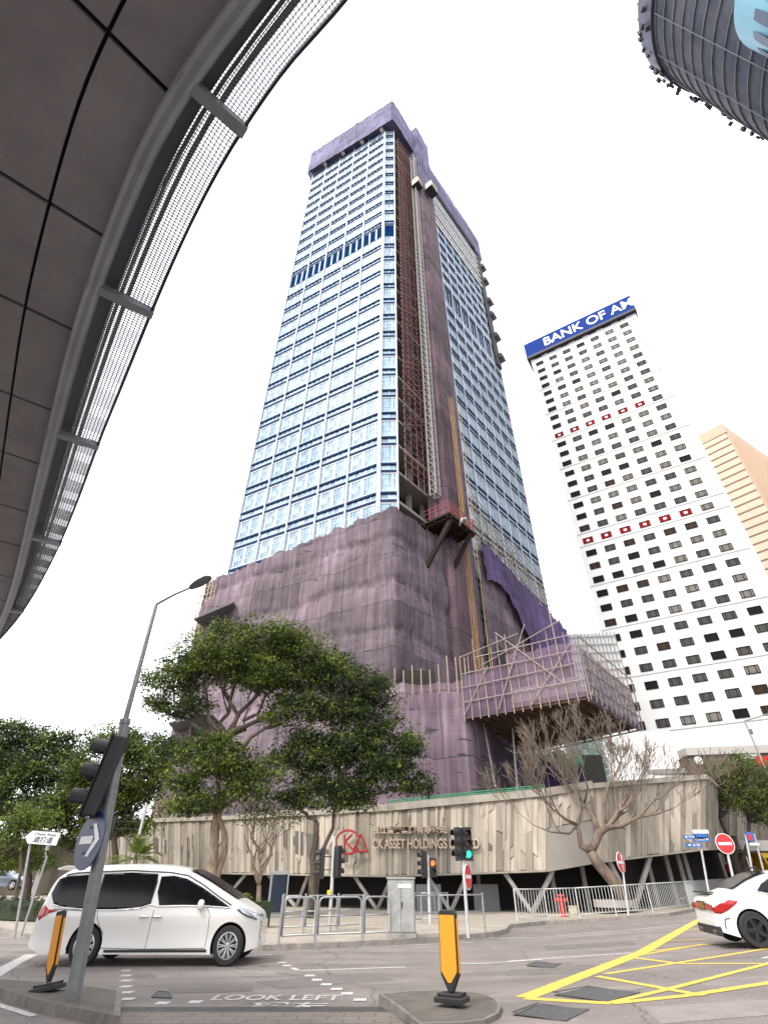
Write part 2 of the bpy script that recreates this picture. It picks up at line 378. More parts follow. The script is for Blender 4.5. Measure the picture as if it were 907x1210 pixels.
# ------------------------------------------------------------------ poles, signs and signals
red = mat('sign red', (.62,.025,.03), .4); blue = mat('sign blue', (.02,.13,.45), .4); navy = mat('dark sign blue', (.012,.03,.1), .4)
white_s = mat('sign white', (.8,.8,.8), .4); grey_s = mat('sign back grey', (.3,.31,.31), .5, .3)
yellow = mat('yellow plastic', (.8,.55,.02), .4)
def disc(b, c, n, r, t=.02, k=28):
    n = Vector(n).normalized(); a = n.cross(Vector((0,0,1))).normalized()*-1; up = Vector((0,0,1)); up = (up-n*up.dot(n)).normalized()
    P = [Vector(c)+a*r*cos(2*pi*i/k)+up*r*sin(2*pi*i/k) for i in range(k)]
    b.prism(P, n*t)
def pole(b, h, r=.038, n=12, r2=None): b.tube([(0,0,-.05),(0,0,h)],[r,r2 or r],n)
def no_entry(r, c, n, rad):
    c = Vector(c); n = Vector(n).normalized()
    b = MB(); disc(b, c-n*.02, n, rad*1.0, .02); o = b.build('sign_disc', white_s, r)
    b = MB(); disc(b, c+n*.001, n, rad*.93, .004); b.build('red_face', red, o)
    a = Vector((0,0,1)).cross(n).normalized()
    b = MB(); b.bar(c+n*.008-a*rad*.72, c+n*.008+a*rad*.72, rad*.26, .004, up=n); b.build('white_bar', white_s, o)
def signal_head(r, c, face, lit=None, lamps=3, name='signal_head', arrow=False):
    """c: centre, face: direction the lamps look"""
    f = Vector(face).normalized(); a = Vector((0,0,1)).cross(f); H = .3*lamps; c = Vector(c)
    M = Matrix((( a.x,f.x,0,c.x),(a.y,f.y,0,c.y),(0,0,1,c.z),(0,0,0,1)))
    b = MB(); b.box((0,-.09,0),(.3,.16,H+.04)); o = b.xf(M).build('signal_head', black, r, bevel=.02)
    b = MB(); b.box((0,-.005,0),(.34,.012,H+.08)); b.xf(M).build('backing_board', black, o)
    for i in range(lamps):
        z = H/2-.15-.3*i; b = MB(); k = 16
        pr = []
        for s_, ln in ((0,0),(1,.2)):
            for j in range(k+1):
                t = -pi*.15+ (pi*1.3)*j/k; pr.append((.115*cos(t), .0+ln*(1 if True else 0), z+.115*sin(t)))
        fs = [(j,j+1,j+k+2,j+k+1) for j in range(k)]
        b.add(pr, fs); vo = b.xf(M).build('visor', black, o)
        sm = vo.modifiers.new('s','SOLIDIFY'); sm.thickness = .008
        b = MB(); b.lathe([(.1,0),(.1,.01),(.06,.03),(.001,.035)], (0,.002,z), 'Y', 20)
        cm = {0:mat('red lens off',(.08,.01,.01),.3),1:mat('amber lens off',(.1,.05,.01),.3),2:mat('green lens off',(.01,.06,.03),.3)}[i if lamps==3 else (0 if i==0 else 2)]
        if lit == i:
            cm = mat('red lamp lit',(1,.09,.02),.4,emit=2.2) if i == 0 else mat('green lamp lit',(.02,.8,.35),.4,emit=1.6)
        b.xf(M).build('lens', cm, o)
    return o
# tall lamp post with signal and blue arrow sign
p0 = G(86,1181,.12); Y0 = p0.y
lp = thing('lamp_post', 'tall grey lamp post on the kerbed island, with blue arrow sign and signal head', 'lamp post', p0)
mid = at(148,852,Y0)-p0; top = at(185,714,Y0)-p0
def lerp(a,b,t): return a+(b-a)*t
b = MB(); b.tube([(0,0,-.03),mid],[.105,.085],16); b.tube([mid-(mid.normalized()*.06),mid+mid.normalized()*.03],[.098,.098],16); b.build('pole', steel_d, lp, smooth=2)
b = MB(); b.tube([mid,lerp(mid,top,.98),top],[.05,.038,.036],12); b.build('upper_pole', steel_d, lp, smooth=2)
arm_end = at(226,694,Y0)-p0; he = at(246,684,Y0)-p0
b = MB(); b.tube([top,lerp(top,arm_end,.5)+Vector((0,0,.03)),arm_end],[.03,.026,.024],10); b.build('arm', steel_d, lp)
hd = (he-arm_end); L1 = hd.length+.12; ax = hd.normalized(); sd = Vector((0,1,0)); up = ax.cross(sd)*-1
b = MB(); rings = []
for t,wd,th in [(0,.05,.05),(.15,.11,.07),(.4,.15,.09),(.75,.15,.08),(.93,.11,.05),(1,.04,.02)]:
    c = arm_end-ax*.04+ax*L1*t; rings.append([c+sd*wd*i+up*th*.5*j for i,j in ((-1,-.5),(-.6,-1),(.6,-1),(1,-.5),(.7,.9),(-.7,.9))])
vv = [p for r_ in rings for p in r_]; ff = [(i*6+j,i*6+(j+1)%6,(i+1)*6+(j+1)%6,(i+1)*6+j) for i in range(5) for j in range(6)]+[(5,4,3,2,1,0),(30,31,32,33,34,35)]
b.add(vv, ff); lh = b.build('lamp_head', mat('lamp housing', (.08,.085,.09), .5), lp, bevel=.008)
b = MB(); c = arm_end+ax*L1*.55-up*.05; b.box((0,0,0),(.24,.2,.02)); b.xf(frame_m(c, ax, sd)).build('lamp_glass', mat('lamp glass',(.3,.3,.28),.2), lh)
sc = at(111,993,Y0)-p0; n1 = Vector((.86,-.62,-.02))
n1 = Vector((-.6,-.8,0)).normalized()
cs = sc+Vector((0,-.12,0)); b = MB(); disc(b, cs, n1, .42, .015); bs = b.build('arrow_sign', navy, lp)
a1 = Vector((0,0,1)).cross(n1).normalized(); Mx = frame_m(cs+n1*.018, a1, (0,0,1))
b = MB(); b.prism([(-.3,-.055,0),(.1,-.055,0),(.1,.055,0),(-.3,.055,0)],(0,0,.004)); b.prism([(.0,.23,.001),(.1,.23,.001),(.32,0,.001),(.1,-.23,.001),(-.0,-.23,.001),(.18,0,.001)],(0,0,.004))
b.xf(Mx).build('arrow', white_s, bs)
for z in (-.18,.18):
    b = MB(); b.bar(sc+Vector((-.1,-.1,z)), sc+Vector((.1,.05,z)), .03); b.build('bracket', steel_d, lp)
hc = at(117,915,Y0-.15)-p0
so_ = signal_head(lp, (0,0,0), (-1,-.22,0)); so_.location = hc; so_.scale = (1.45,1.3,1.35); so_.rotation_euler = (0,radians(7),0)
b = MB()
for z in (-.35,.35): b.bar(hc+Vector((.12,.05,z)), lerp(Vector((0,0,0)),mid,(hc.z+z)/mid.z), .04)
b.build('signal_bracket', black, lp)
b = MB(); b.tube([lerp(Vector((0,0,0)),mid,.9)+Vector((-.1,-.03,0)), lerp(Vector((0,0,0)),mid,.8)+Vector((-.13,-.06,0)), lerp(Vector((0,0,0)),mid,.66)+Vector((-.08,-.05,0))],.01,5); b.build('cable', black, lp)
# street name sign at left
p = G(18,1106,.12); r = thing('street_sign', 'white arrow-shaped street name plate on a grey pole beside the lamp post', 'street sign', p)
tp = at(38,985,p.y)-p; b = MB(); b.tube([(0,0,-.05),tp],.04,10); b.build('pole', steel, r)
c = at(51,990,p.y-.08)-p; k = .0
W_, H_ = 1.02, .36; nx = Vector((1,.12,-.06)).normalized()
Mx = frame_m(c, nx, (0.06,0,1))
b = MB(); b.prism([(-.6,0,0),(-.42,.2,0),(.55,.2,0),(.55,-.2,0),(-.42,-.2,0)],(0,0,.03)); pl = b.xf(Mx).build('sign_plate', white_s, r)
b = MB(); t = text_mb('遮打道', .2, .004, width=.62); t.v = [(x+.05,y-.07,z+.035) for x,y,z in t.v]; b.add(t.v,t.f)
t = text_mb('Chater Road', .1, .004, width=.7); t.v = [(x+.05,y+.1,z+.035) for x,y,z in t.v]; b.add(t.v,t.f); b.xf(Mx).build('lettering', black, pl)
b = MB()
for e in [((-.6,0),(-.42,.2)),((-.42,.2),(.55,.2)),((.55,.2),(.55,-.2)),((.55,-.2),(-.42,-.2)),((-.42,-.2),(-.6,0))]: b.bar((*e[0],.034),(*e[1],.034),.018,.012)
b.xf(Mx).build('border', black, pl)
b = MB(); q0 = at(56,1012,p.y+.5)-p; b.tube([(q0.x,.5,-.05),(q0.x,.5,q0.z)],.035,8); 
b.build('second_pole', steel, r)
# generic pole-mounted signals
def signal_post(u, v, vt, label, heads, group=None, rad=.055, extra=None, dz=.125, top=True):
    p = G(u,v,dz); r = thing('traffic_signal', label, 'traffic signal', p, 0, group or 'traffic signals around the junction')
    h = at(u,vt,p.y).z-p.z; b = MB(); pole(b, h, rad); b.lathe([(rad*1.2,0),(rad*1.2,.04),(.001,.06)],(0,0,h),'Z',12); b.build('pole', white_pole, r, smooth=2)
    for (hu,hv,face,lit,n) in heads:
        c = at(hu,hv,p.y)-p; signal_head(r, c, face, lit, n)
        b = MB(); b.bar((0,0,c.z+.2),(c.x,c.y,c.z+.2),.03); b.bar((0,0,c.z-.2),(c.x,c.y,c.z-.2),.03); b.build('bracket', black, r)
    return r, p, h
white_pole = mat('pale grey pole paint', (.5,.51,.5), .5, var=.2, scale=6)
r, p, h = signal_post(553,1106,978,'signal post with a green lamp lit above a no entry disc', [(540,997,(-.9,-.5,0),None,3),(552,997,(.15,-1,0),2,3)])
no_entry(r, (at(552.5,1036,p.y)-p)+Vector((0,-.08,0)), (.9,-.43,0), .36)
r, p, h = signal_post(508,1092,1012,'signal post with a red lamp lit beside the grey cabinet', [(499,1021,(-.95,-.3,0),None,3),(511,1025,(.1,-1,0),0,2)], rad=.06)
r, p, h = signal_post(389,1101,990,'plain white signal post with a dark head and yellow push button', [(378,1020,(-1,-.1,0),None,3),(400,1018,(.6,.6,0),None,3)], rad=.06)
b = MB(); b.box((-.08,-.05,1.05),(.13,.12,.2)); b.build('push_button_box', yellow, r, bevel=.02)
r, p, h = signal_post(143,1075,952,'grey signal post half hidden behind the lamp post above the van roof', [(133,975,(-.9,-.3,0),None,3)], rad=.09)
# no entry signs and direction signs at right
def sign_post(u, v, ut, vt, label, rad=.04, dz=.125, Yd=None, name='road_sign'):
    p = G(u,v,dz) 
    if Yd: p = Vector((at(u,v,Yd).x, Yd, at(u,v,Yd).z))
    r = thing(name, label, 'road sign', p, 0, 'road signs on poles along the pavement'); t = at(ut,vt,p.y)-p
    b = MB(); b.tube([(0,0,-.05),t],rad,10); b.build('pole', white_pole, r)
    return r, p
r, p = sign_post(742,1082,733,1010,'thin no entry sign turned nearly edge-on before the bare tree', .045)
no_entry(r, (at(732.5,1019,p.y)-p)+Vector((0,-.07,0)), (.72,-.69,0), .42)
r, p = sign_post(869,1053,857,1000,'round red no entry disc facing the road beside the white sedan', .06, Yd=31)
no_entry(r, (at(855,997,p.y)-p)+Vector((0,-.08,0)), (-.1,-1,0), .45)
def plates(r, p, items, m=blue):
    for (u0,v0,u1,v1,tx) in items:
        a = at(u0,v0,p.y-.1)-p; c = at(u1,v1,p.y-.1)-p; b = MB(); cz = (a+c)/2
        wd = abs(c.x-a.x); hh = abs(a.z-c.z); b.box((cz.x,-.1,cz.z),(wd,.03,hh)); o = b.build('sign_panel', m, r)
        if tx:
            t = text_mb(tx, hh*.75, .003, width=wd*.8); t.xf(frame_m((cz.x,-.122,cz.z),(1,0,0),(0,0,1))).build('lettering', white_s if m is not white_s else black, o)
r, p = sign_post(839,1068,824,982,'cluster of blue direction plates under a white one on a grey pole', .055, Yd=33)
plates(r, p, [(806,987,822,991.5,'◄ 中環'),(818,985.5,836,992,''),(818,989.5,839,994.5,'Central ►'),(809,996.5,829,1001,'◄ 金鐘')])
plates(r, p, [(817,980.5,837,984.8,'')], white_s)
r, p = sign_post(891,1046,880,986,'blue rectangular sign with red mark on a pole beyond the no entry disc', .06, Yd=36)
plates(r, p, [(879,983,892,994,'')]); a = at(885.5,989,p.y-.14)-p; b = MB(); b.box((a.x,-.13,a.z),(.22,.02,.32)); b.build('red_mark', red, r)
r, p = sign_post(903,1036,890,985,'bare white pole of a road sign at the shelter', .06, Yd=40)
plates(r, p, [(884,996,897,999,'')], white_s)
# street lamp far right
Yl = 48; p = Vector((at(903,980,Yl).x, Yl, .9)); r = thing('street_lamp', 'pale street lamp with a single arm standing behind the leafy tree', 'street lamp', p)
t = at(879,852,Yl)-p; b = MB(); b.tube([(t.x+.6,0,0),t],[.12,.07],10); b.build('pole', steel, r)
e = at(925,838,Yl)-p; b = MB(); b.tube([t,e],[.06,.05],8); b.build('arm', steel, r)
b = MB(); b.box(e,(.9,.3,.12)); b.build('lamp_head', steel_d, r); b = MB(); b.box(t+Vector((.15,0,-.9)),(.25,.25,.4)); b.build('junction_box', steel_d, r)
# ------------------------------------------------------------------ railings
def railing(pts_px, label, H=1.0, dz=.125, posts=None, group='pedestrian railings', bars=0, mid=True, m=None, loops=False, world_pts=None):
    P = world_pts or [G(u,v,dz) for u,v in pts_px]; c = P[0].copy(); m = m or steel
    r = thing('pedestrian_railing', label, 'railing', c, 0, group); Q = [p-c for p in P]
    if loops:
        for i in range(len(Q)-1):
            a = Q[i].copy(); d = (Q[i+1]-a); L_ = d.length; d.normalize(); s_ = a+d*.06; e_ = a+d*(L_-.06); R = .12
            pa = [s_+Vector((0,0,.18)), s_+Vector((0,0,H-R)), s_+d*R*.3+Vector((0,0,H-R*.3)), s_+d*R+Vector((0,0,H)), e_-d*R+Vector((0,0,H)), e_-d*R*.3+Vector((0,0,H-R*.3)), e_+Vector((0,0,H-R)), e_+Vector((0,0,.18))]
            b = MB(); b.tube(pa+[pa[0]],.024,8); b.tube([s_+Vector((0,0,H*.58)),e_+Vector((0,0,H*.58))],.018,6); b.build('rail_loop', m, r, smooth=True)
    else:
        for i in range(len(Q)-1):
            for z in ([H, H*.55] if mid and not bars else [H, .14]):
                b = MB(); b.tube([Q[i]+Vector((0,0,z)),Q[i+1]+Vector((0,0,z))],.024 if z == H else .018,8); b.build('rail', m, r, smooth=True)
            if bars:
                b = MB(); L_ = (Q[i+1]-Q[i]).length; k = max(1,int(L_/bars))
                for j in range(1,k):
                    q = Q[i].lerp(Q[i+1],j/k); b.tube([q+Vector((0,0,.14)),q+Vector((0,0,H))],.014,5,False)
                b.build('grille', m, r)
    for q in Q:
        b = MB(); b.tube([q+Vector((0,0,-.05)),q+Vector((0,0,H+.06 if not bars else H+.03))],.034,8); b.lathe([(.06,0),(.06,.02)],(q.x,q.y,q.z),'Z',10); b.build('post', m, r, smooth=2)
    return r
railing([(329,1116),(372,1114),(428,1112),(462,1110)], 'looped tubular railing along the kerb between the van nose and the cabinet', loops=True, H=1.02)
railing([(331,1104),(358,1103),(398,1101),(430,1099)], 'second row of tubular railing set back behind the looped kerb railing', H=1.0, loops=True)
railing([(488,1107),(520,1105),(573,1101)], 'short two-bar railing between the grey cabinet and the no entry post', H=1.02)
railing([(465,1092),(498,1091),(530,1090)], 'low railing behind the cabinet near the red signal', H=1.0, bars=.3)
fp = []
for (u,v) in [(611,1089),(647,1087),(685,1085),(728,1082),(771,1078.5),(816,1073),(840,1065),(866,1052)]:
    fp.append(G(u,v,.125))
railing(None, 'long grey pedestrian fence of close upright bars along the right-hand pavement', H=1.12, bars=.17, world_pts=fp, group=None, m=white_pole)
# ------------------------------------------------------------------ cabinet, phone box, hydrant, barrier panels
p = G(474,1108,.125); r = thing('utility_cabinet', 'tall scuffed grey steel cabinet on the pavement between the railings', 'cabinet', p, radians(-4))
cabm = mat('cabinet grey', (.36,.37,.36), .6, col2=(.24,.24,.23), scale=3.5, bump=.15)
b = MB(); b.box((0,.2,.05),(.94,.62,.1)); b.build('plinth', concrete, r, bevel=.01)
b = MB(); b.box((0,.2,.78),(.86,.5,1.36)); b.build('body', cabm, r, bevel=.015)
b = MB(); b.box((0,.2,1.48),(.92,.56,.05)); b.build('lid', cabm, r, bevel=.01)
for s_ in (-1,1):
    b = MB(); b.box((s_*.205,-.06,.76),(.39,.02,1.24)); b.build('door', cabm, r, bevel=.004)
b = MB(); b.box((.12,-.075,1.28),(.42,.006,.1)); b.build('notice', white_s, r)
b = MB(); b.box((.03,-.085,.8),(.03,.03,.16)); b.build('handle', black, r)
p = G(327,1088,.125); r = thing('phone_booth', 'narrow glazed phone booth in the shade behind the hedge', 'phone booth', p, radians(14)); r.location.y = 33; r.location.x = at(328,1060,33).x; r.scale = (.85,.85,.8)
alu = mat('booth aluminium', (.5,.51,.52), .4, .5); bg = mat('booth glass', (.03,.045,.08), .08)
b = MB()
for x in (-.5,.5):
    for y in (-.4,.4): b.box((x,y,1.1),(.08,.08,2.2))
b.box((0,0,.06),(1.08,.88,.12)); b.build('frame', alu, r)
b = MB(); b.box((0,0,2.24),(1.14,.94,.16)); b.build('roof', alu, r)
for x0,sx,y0,sy in ((0,.9,-.4,.02),(-.5,.02,0,.7),(.5,.02,0,.7),(0,.9,.4,.02)):
    b = MB(); b.box((x0,y0,1.15),(sx,sy,1.95)); b.build('glass_panel', bg, r)
b = MB(); b.box((0,-.1,1.3),(.35,.2,.6)); b.build('telephone', mat('phone blue',(.04,.08,.3),.4), r)
def hydrant():
    p = G(669,1084,.125); r = thing('fire_hydrant', 'red fire hydrant behind the right-hand fence', 'fire hydrant', p+Vector((0,.5,0)))
    b = MB(); b.lathe([(.17,0),(.17,.05),(.1,.07),(.1,.6),(.12,.62),(.12,.68),(.1,.72),(.09,.8),(.02,.86)],(0,0,0),'Z',18); b.build('body', red, r, smooth=2)
    for s_ in (-1,1):
        b = MB(); b.lathe([(.06,0),(.06,.14),(.085,.15),(.085,.22)],(0,0,0),'X',12)
        if s_ < 0: b.v = [(-x,y,z) for x,y,z in b.v]; b.f = [f[::-1] for f in b.f]
        b.v = [(x+s_*.07,y,z+.66) for x,y,z in b.v]; b.build('outlet', red, r, smooth=2)
    b = MB(); b.lathe([(.17,0),(.2,.03),(.12,.07),(.03,.1)],(0,0,.8),'Z',14); b.build('cap', red, r, smooth=2)
    q = MB(); q.box((0,0,.2),(.36,.3,.4)); q.box((0,0,.41),(.4,.34,.04)); o = q.build('meter_box', mat('cream box',(.5,.45,.33),.7,var=.2)); o.location = p+Vector((.5,.5,0)); tag(o,'small cream box beside the red hydrant','box')
hydrant()
# ------------------------------------------------------------------ cars
def interp(tab, x):
    if x <= tab[0][0]: return tab[0][1]
    for (a,va),(c,vc) in zip(tab[:-1],tab[1:]):
        if x <= c:
            t = (x-a)/(c-a); return va+(vc-va)*t
    return tab[-1][1]
def smooth_tab(tab, n=4):
    out = tab[:]
    for _ in range(n):
        q = [out[0]]
        for a,c in zip(out[:-1],out[1:]): q += [(a[0]*.75+c[0]*.25,a[1]*.75+c[1]*.25),(a[0]*.25+c[0]*.75,a[1]*.25+c[1]*.75)]
        q.append(out[-1]); out = q
    return out
class Car:
    def __init__(s, L, top, bot, Wd, taper, wheels, wr, belt, tumble, rr):
        s.L=L; s.top=smooth_tab(top,2); s.bot=bot; s.W=Wd; s.taper=taper; s.wheels=wheels; s.wr=wr; s.belt=belt; s.tumble=tumble; s.rr=rr
    def hw(s, x, z):
        f0,p0,f1,p1 = s.taper; w_ = s.W
        if x < f0: w_ -= p0*((f0-x)/f0)**2.2
        if x > s.L-f1: w_ -= p1*((x-s.L+f1)/f1)**2.2
        if z > s.belt: w_ -= s.tumble*((z-s.belt)/(1.0*(interp(s.top,x)-s.belt+.35)))**1.25 if interp(s.top,x) > s.belt else 0
        else: w_ -= .05*((s.belt-z)/s.belt)**2; w_ += .012*sin(z*9)
        T = interp(s.top,x); r = interp(s.rr,x)
        if z > T-r:
            q = min(1,(z-(T-r))/r); w_ *= (1-q**2.6)**.45 if q < 1 else 0
        return max(w_, 0)
    def body(s, mats, root, name='body'):
        nx, nz = 90, 34; b = MB(); xs = [s.L*(.5-.5*cos(pi*i/nx)) for i in range(nx+1)]; rows = []
        for x in xs:
            T = interp(s.top,x); B = interp(s.bot,x); zz = []
            for k in range(nz+1):
                t = k/nz; t = 1-(1-t)**1.6; zz.append(B+(T-B)*t)
            rows.append([(x, s.hw(x,z), z) for z in zz])
        n = nz+1; V = []
        for rw in rows: V += [(x,-y,z) for x,y,z in rw]+[(x,y,z) for x,y,z in rw[::-1]]
        m = 2*n; Fs = [(i*m+j,i*m+(j+1)%m,(i+1)*m+(j+1)%m,(i+1)*m+j) for i in range(nx) for j in range(m)]
        Fs += [tuple(range(m)), tuple(range(nx*m,(nx+1)*m))[::-1]]
        Fs = [f[::-1] for f in Fs]
        b.add(V,Fs)
        import bmesh
        me = bpy.data.meshes.new('c'); me.from_pydata(b.v,[],b.f); bm = bmesh.new(); bm.from_mesh(me)
        bmesh.ops.remove_doubles(bm, verts=bm.verts, dist=1e-5); bmesh.ops.recalc_face_normals(bm, faces=bm.faces); bm.to_mesh(me); bm.free()
        o = bpy.data.objects.new('tmp', me); COL.objects.link(o)
        cut = []
        for (wx) in s.wheels:
            for sd in (-1,1):
                c = MB(); c.lathe([(s.wr*1.14,-.25),(s.wr*1.14,.25)],(wx,sd*(s.W-.1),s.wr*1.0),'Y',40); co = c.build('cut', rubber)
                cm = co.data; bm = bmesh.new(); bm.from_mesh(cm); bmesh.ops.recalc_face_normals(bm, faces=bm.faces); bm.to_mesh(cm); bm.free()
                md = o.modifiers.new('b','BOOLEAN'); md.object = co; md.operation = 'DIFFERENCE'; md.solver = 'EXACT'; cut.append(co)
        dg = bpy.context.evaluated_depsgraph_get(); me2 = bpy.data.meshes.new_from_object(o.evaluated_get(dg))
        bpy.data.objects.remove(o)
        for c in cut: bpy.data.objects.remove(c)
        me2.materials.clear()
        for m_ in mats: me2.materials.append(m_)
        mi = []
        for p in me2.polygons:
            c = p.center; dark = False
            for wx in s.wheels:
                d = sqrt((c.x-wx)**2+(c.z-s.wr)**2)
                if d < s.wr*1.145 and abs(c.y) < s.W+.05 : dark = True
            mi.append(1 if dark else 0)
        me2.polygons.foreach_set('material_index', mi); me2.polygons.foreach_set('use_smooth',[True]*len(me2.polygons)); me2.set_sharp_from_angle(angle=radians(40)); me2.update()
        ob = bpy.data.objects.new(name, me2); COL.objects.link(ob); ob.parent = root
        return ob
    def patch(s, name, poly, m, root, off=.006, side=-1, bevel=0, thick=.01):
        """polygon in side view (x,z) laid on the body side"""
        import bmesh
        bm = bmesh.new(); f = bm.faces.new([bm.verts.new((x,0,z)) for x,z in poly])
        x0=min(p[0] for p in poly); x1=max(p[0] for p in poly); z0=min(p[1] for p in poly); z1=max(p[1] for p in poly)
        for k in range(1,int((x1-x0)/.06)+1):
            bmesh.ops.bisect_plane(bm, geom=bm.verts[:]+bm.edges[:]+bm.faces[:], plane_co=(x0+k*.06,0,0), plane_no=(1,0,0))
        for k in range(1,int((z1-z0)/.04)+1):
            bmesh.ops.bisect_plane(bm, geom=bm.verts[:]+bm.edges[:]+bm.faces[:], plane_co=(0,0,z0+k*.04), plane_no=(0,0,1))
        for v in bm.verts: v.co.y = side*(s.hw(v.co.x,v.co.z)+off)
        me = bpy.data.meshes.new(name); bm.to_mesh(me); bm.free(); me.materials.append(m)
        me.polygons.foreach_set('use_smooth',[True]*len(me.polygons))
        o = bpy.data.objects.new(name, me); COL.objects.link(o); o.parent = root
        if thick:
            sm = o.modifiers.new('s','SOLIDIFY'); sm.thickness = thick; sm.offset = 0
        return o
def line_poly(pts, w):
    up = []; dn = []
    for i,(x,z) in enumerate(pts):
        a = pts[max(0,i-1)]; c = pts[min(len(pts)-1,i+1)]; d = Vector((c[0]-a[0],c[1]-a[1])).normalized()
        up.append((x-d.y*w/2,z+d.x*w/2)); dn.append((x+d.y*w/2,z-d.x*w/2))
    return up+dn[::-1]
def wheel(root, x, y, r, wd, side, spokes, rimm, twin=True):
    o = MB(); o.lathe([(r*.66,-wd/2),(r*.93,-wd/2),(r,-wd*.36),(r,wd*.36),(r*.93,wd/2),(r*.66,wd/2),(r*.64,0),(r*.66,-wd/2)],(0,0,0),'Y',36,cap=False)
    w_ = o.build('wheel', rubber, root, smooth=2); w_.location = (x,y,r)
    b = MB(); b.lathe([(r*.66,wd/2*.2),(r*.68,wd/2),(r*.62,wd/2+.004),(r*.6,wd/2-.03),(r*.58,0)],(0,0,0),'Y',36,cap=False)
    b.lathe([(.001,wd*.25),(r*.13,wd*.25),(r*.15,wd/2-.02),(r*.1,wd/2-.005),(.001,wd/2-.004)],(0,0,0),'Y',16)
    for k in range(spokes):
        a = 2*pi*k/spokes
        if twin:
            for da in (-.11,.11):
                b.bar((r*.12*cos(a),wd/2-.02,r*.12*sin(a)),(r*.63*cos(a+da),wd/2-.015,r*.63*sin(a+da)),.022,.02,up=(0,1,0))
        else: b.bar((r*.1*cos(a),wd/2-.02,r*.1*sin(a)),(r*.63*cos(a),wd/2-.015,r*.63*sin(a)),.075,.02,up=(0,1,0))
    if side < 0: b.v = [(x_,-y_,z_) for x_,y_,z_ in b.v]
    b.build('rim', rimm, w_, smooth=2)
    b = MB(); b.lathe([(.001,0),(r*.6,0),(r*.6,.01),(.001,.01)],(0,0,0),'Y',24); b.build('brake_disc', mat('brake dark grey',(.03,.03,.03),.6), w_)  # plain near-black disc behind the spokes
alloy = mat('alloy', (.55,.55,.56), .3, .85); alloy_d = mat('dark alloy', (.03,.03,.032), .35, .6)
seam = mat('panel gap', (.05,.05,.05), .7); chrome = mat('chrome', (.75,.75,.76), .12, 1)
redl = mat('tail lamp red', (.35,.008,.012), .12, coat=.5); lampc = mat('clear lamp', (.42,.45,.5), .1, .3, coat=.5)
dark_body = mat('car underside', (.02,.02,.02), .8)
# white minivan, nose to the right. local x: 0 = front, L = tail
LV = 5.5
van = Car(LV, [(0,.66),(.03,.84),(.1,.96),(.4,1.09),(.9,1.31),(1.5,1.59),(1.95,1.76),(2.3,1.83),(2.8,1.87),(3.3,1.885),(4.2,1.87),(4.9,1.83),(5.2,1.76),(5.36,1.55),(5.44,1.1),(5.5,.75)],
          [(0,.3),(.4,.2),(5.1,.22),(5.5,.36)], .925, (.8,.34,.4,.12), (.66,4.10), .36, .95, .17, [(0,.1),(.9,.12),(1.6,.18),(2.4,.2),(5.2,.2),(5.5,.1)])
vp = G(302,1137); vr = G(34,1131)
vang = atan2(16.0-15.0, 1)  # replaced below
a_ = G(100,1142); c_ = G(269,1142)
dirv = Vector((a_.x-c_.x, (a_.y-c_.y)-.10, 0)); wb = dirv.length; dirv.normalize()
vanr = thing('minivan', 'white minivan with dark side windows crossing the road', 'minivan', (0,0,0))
kv = wb/(4.10-.66)
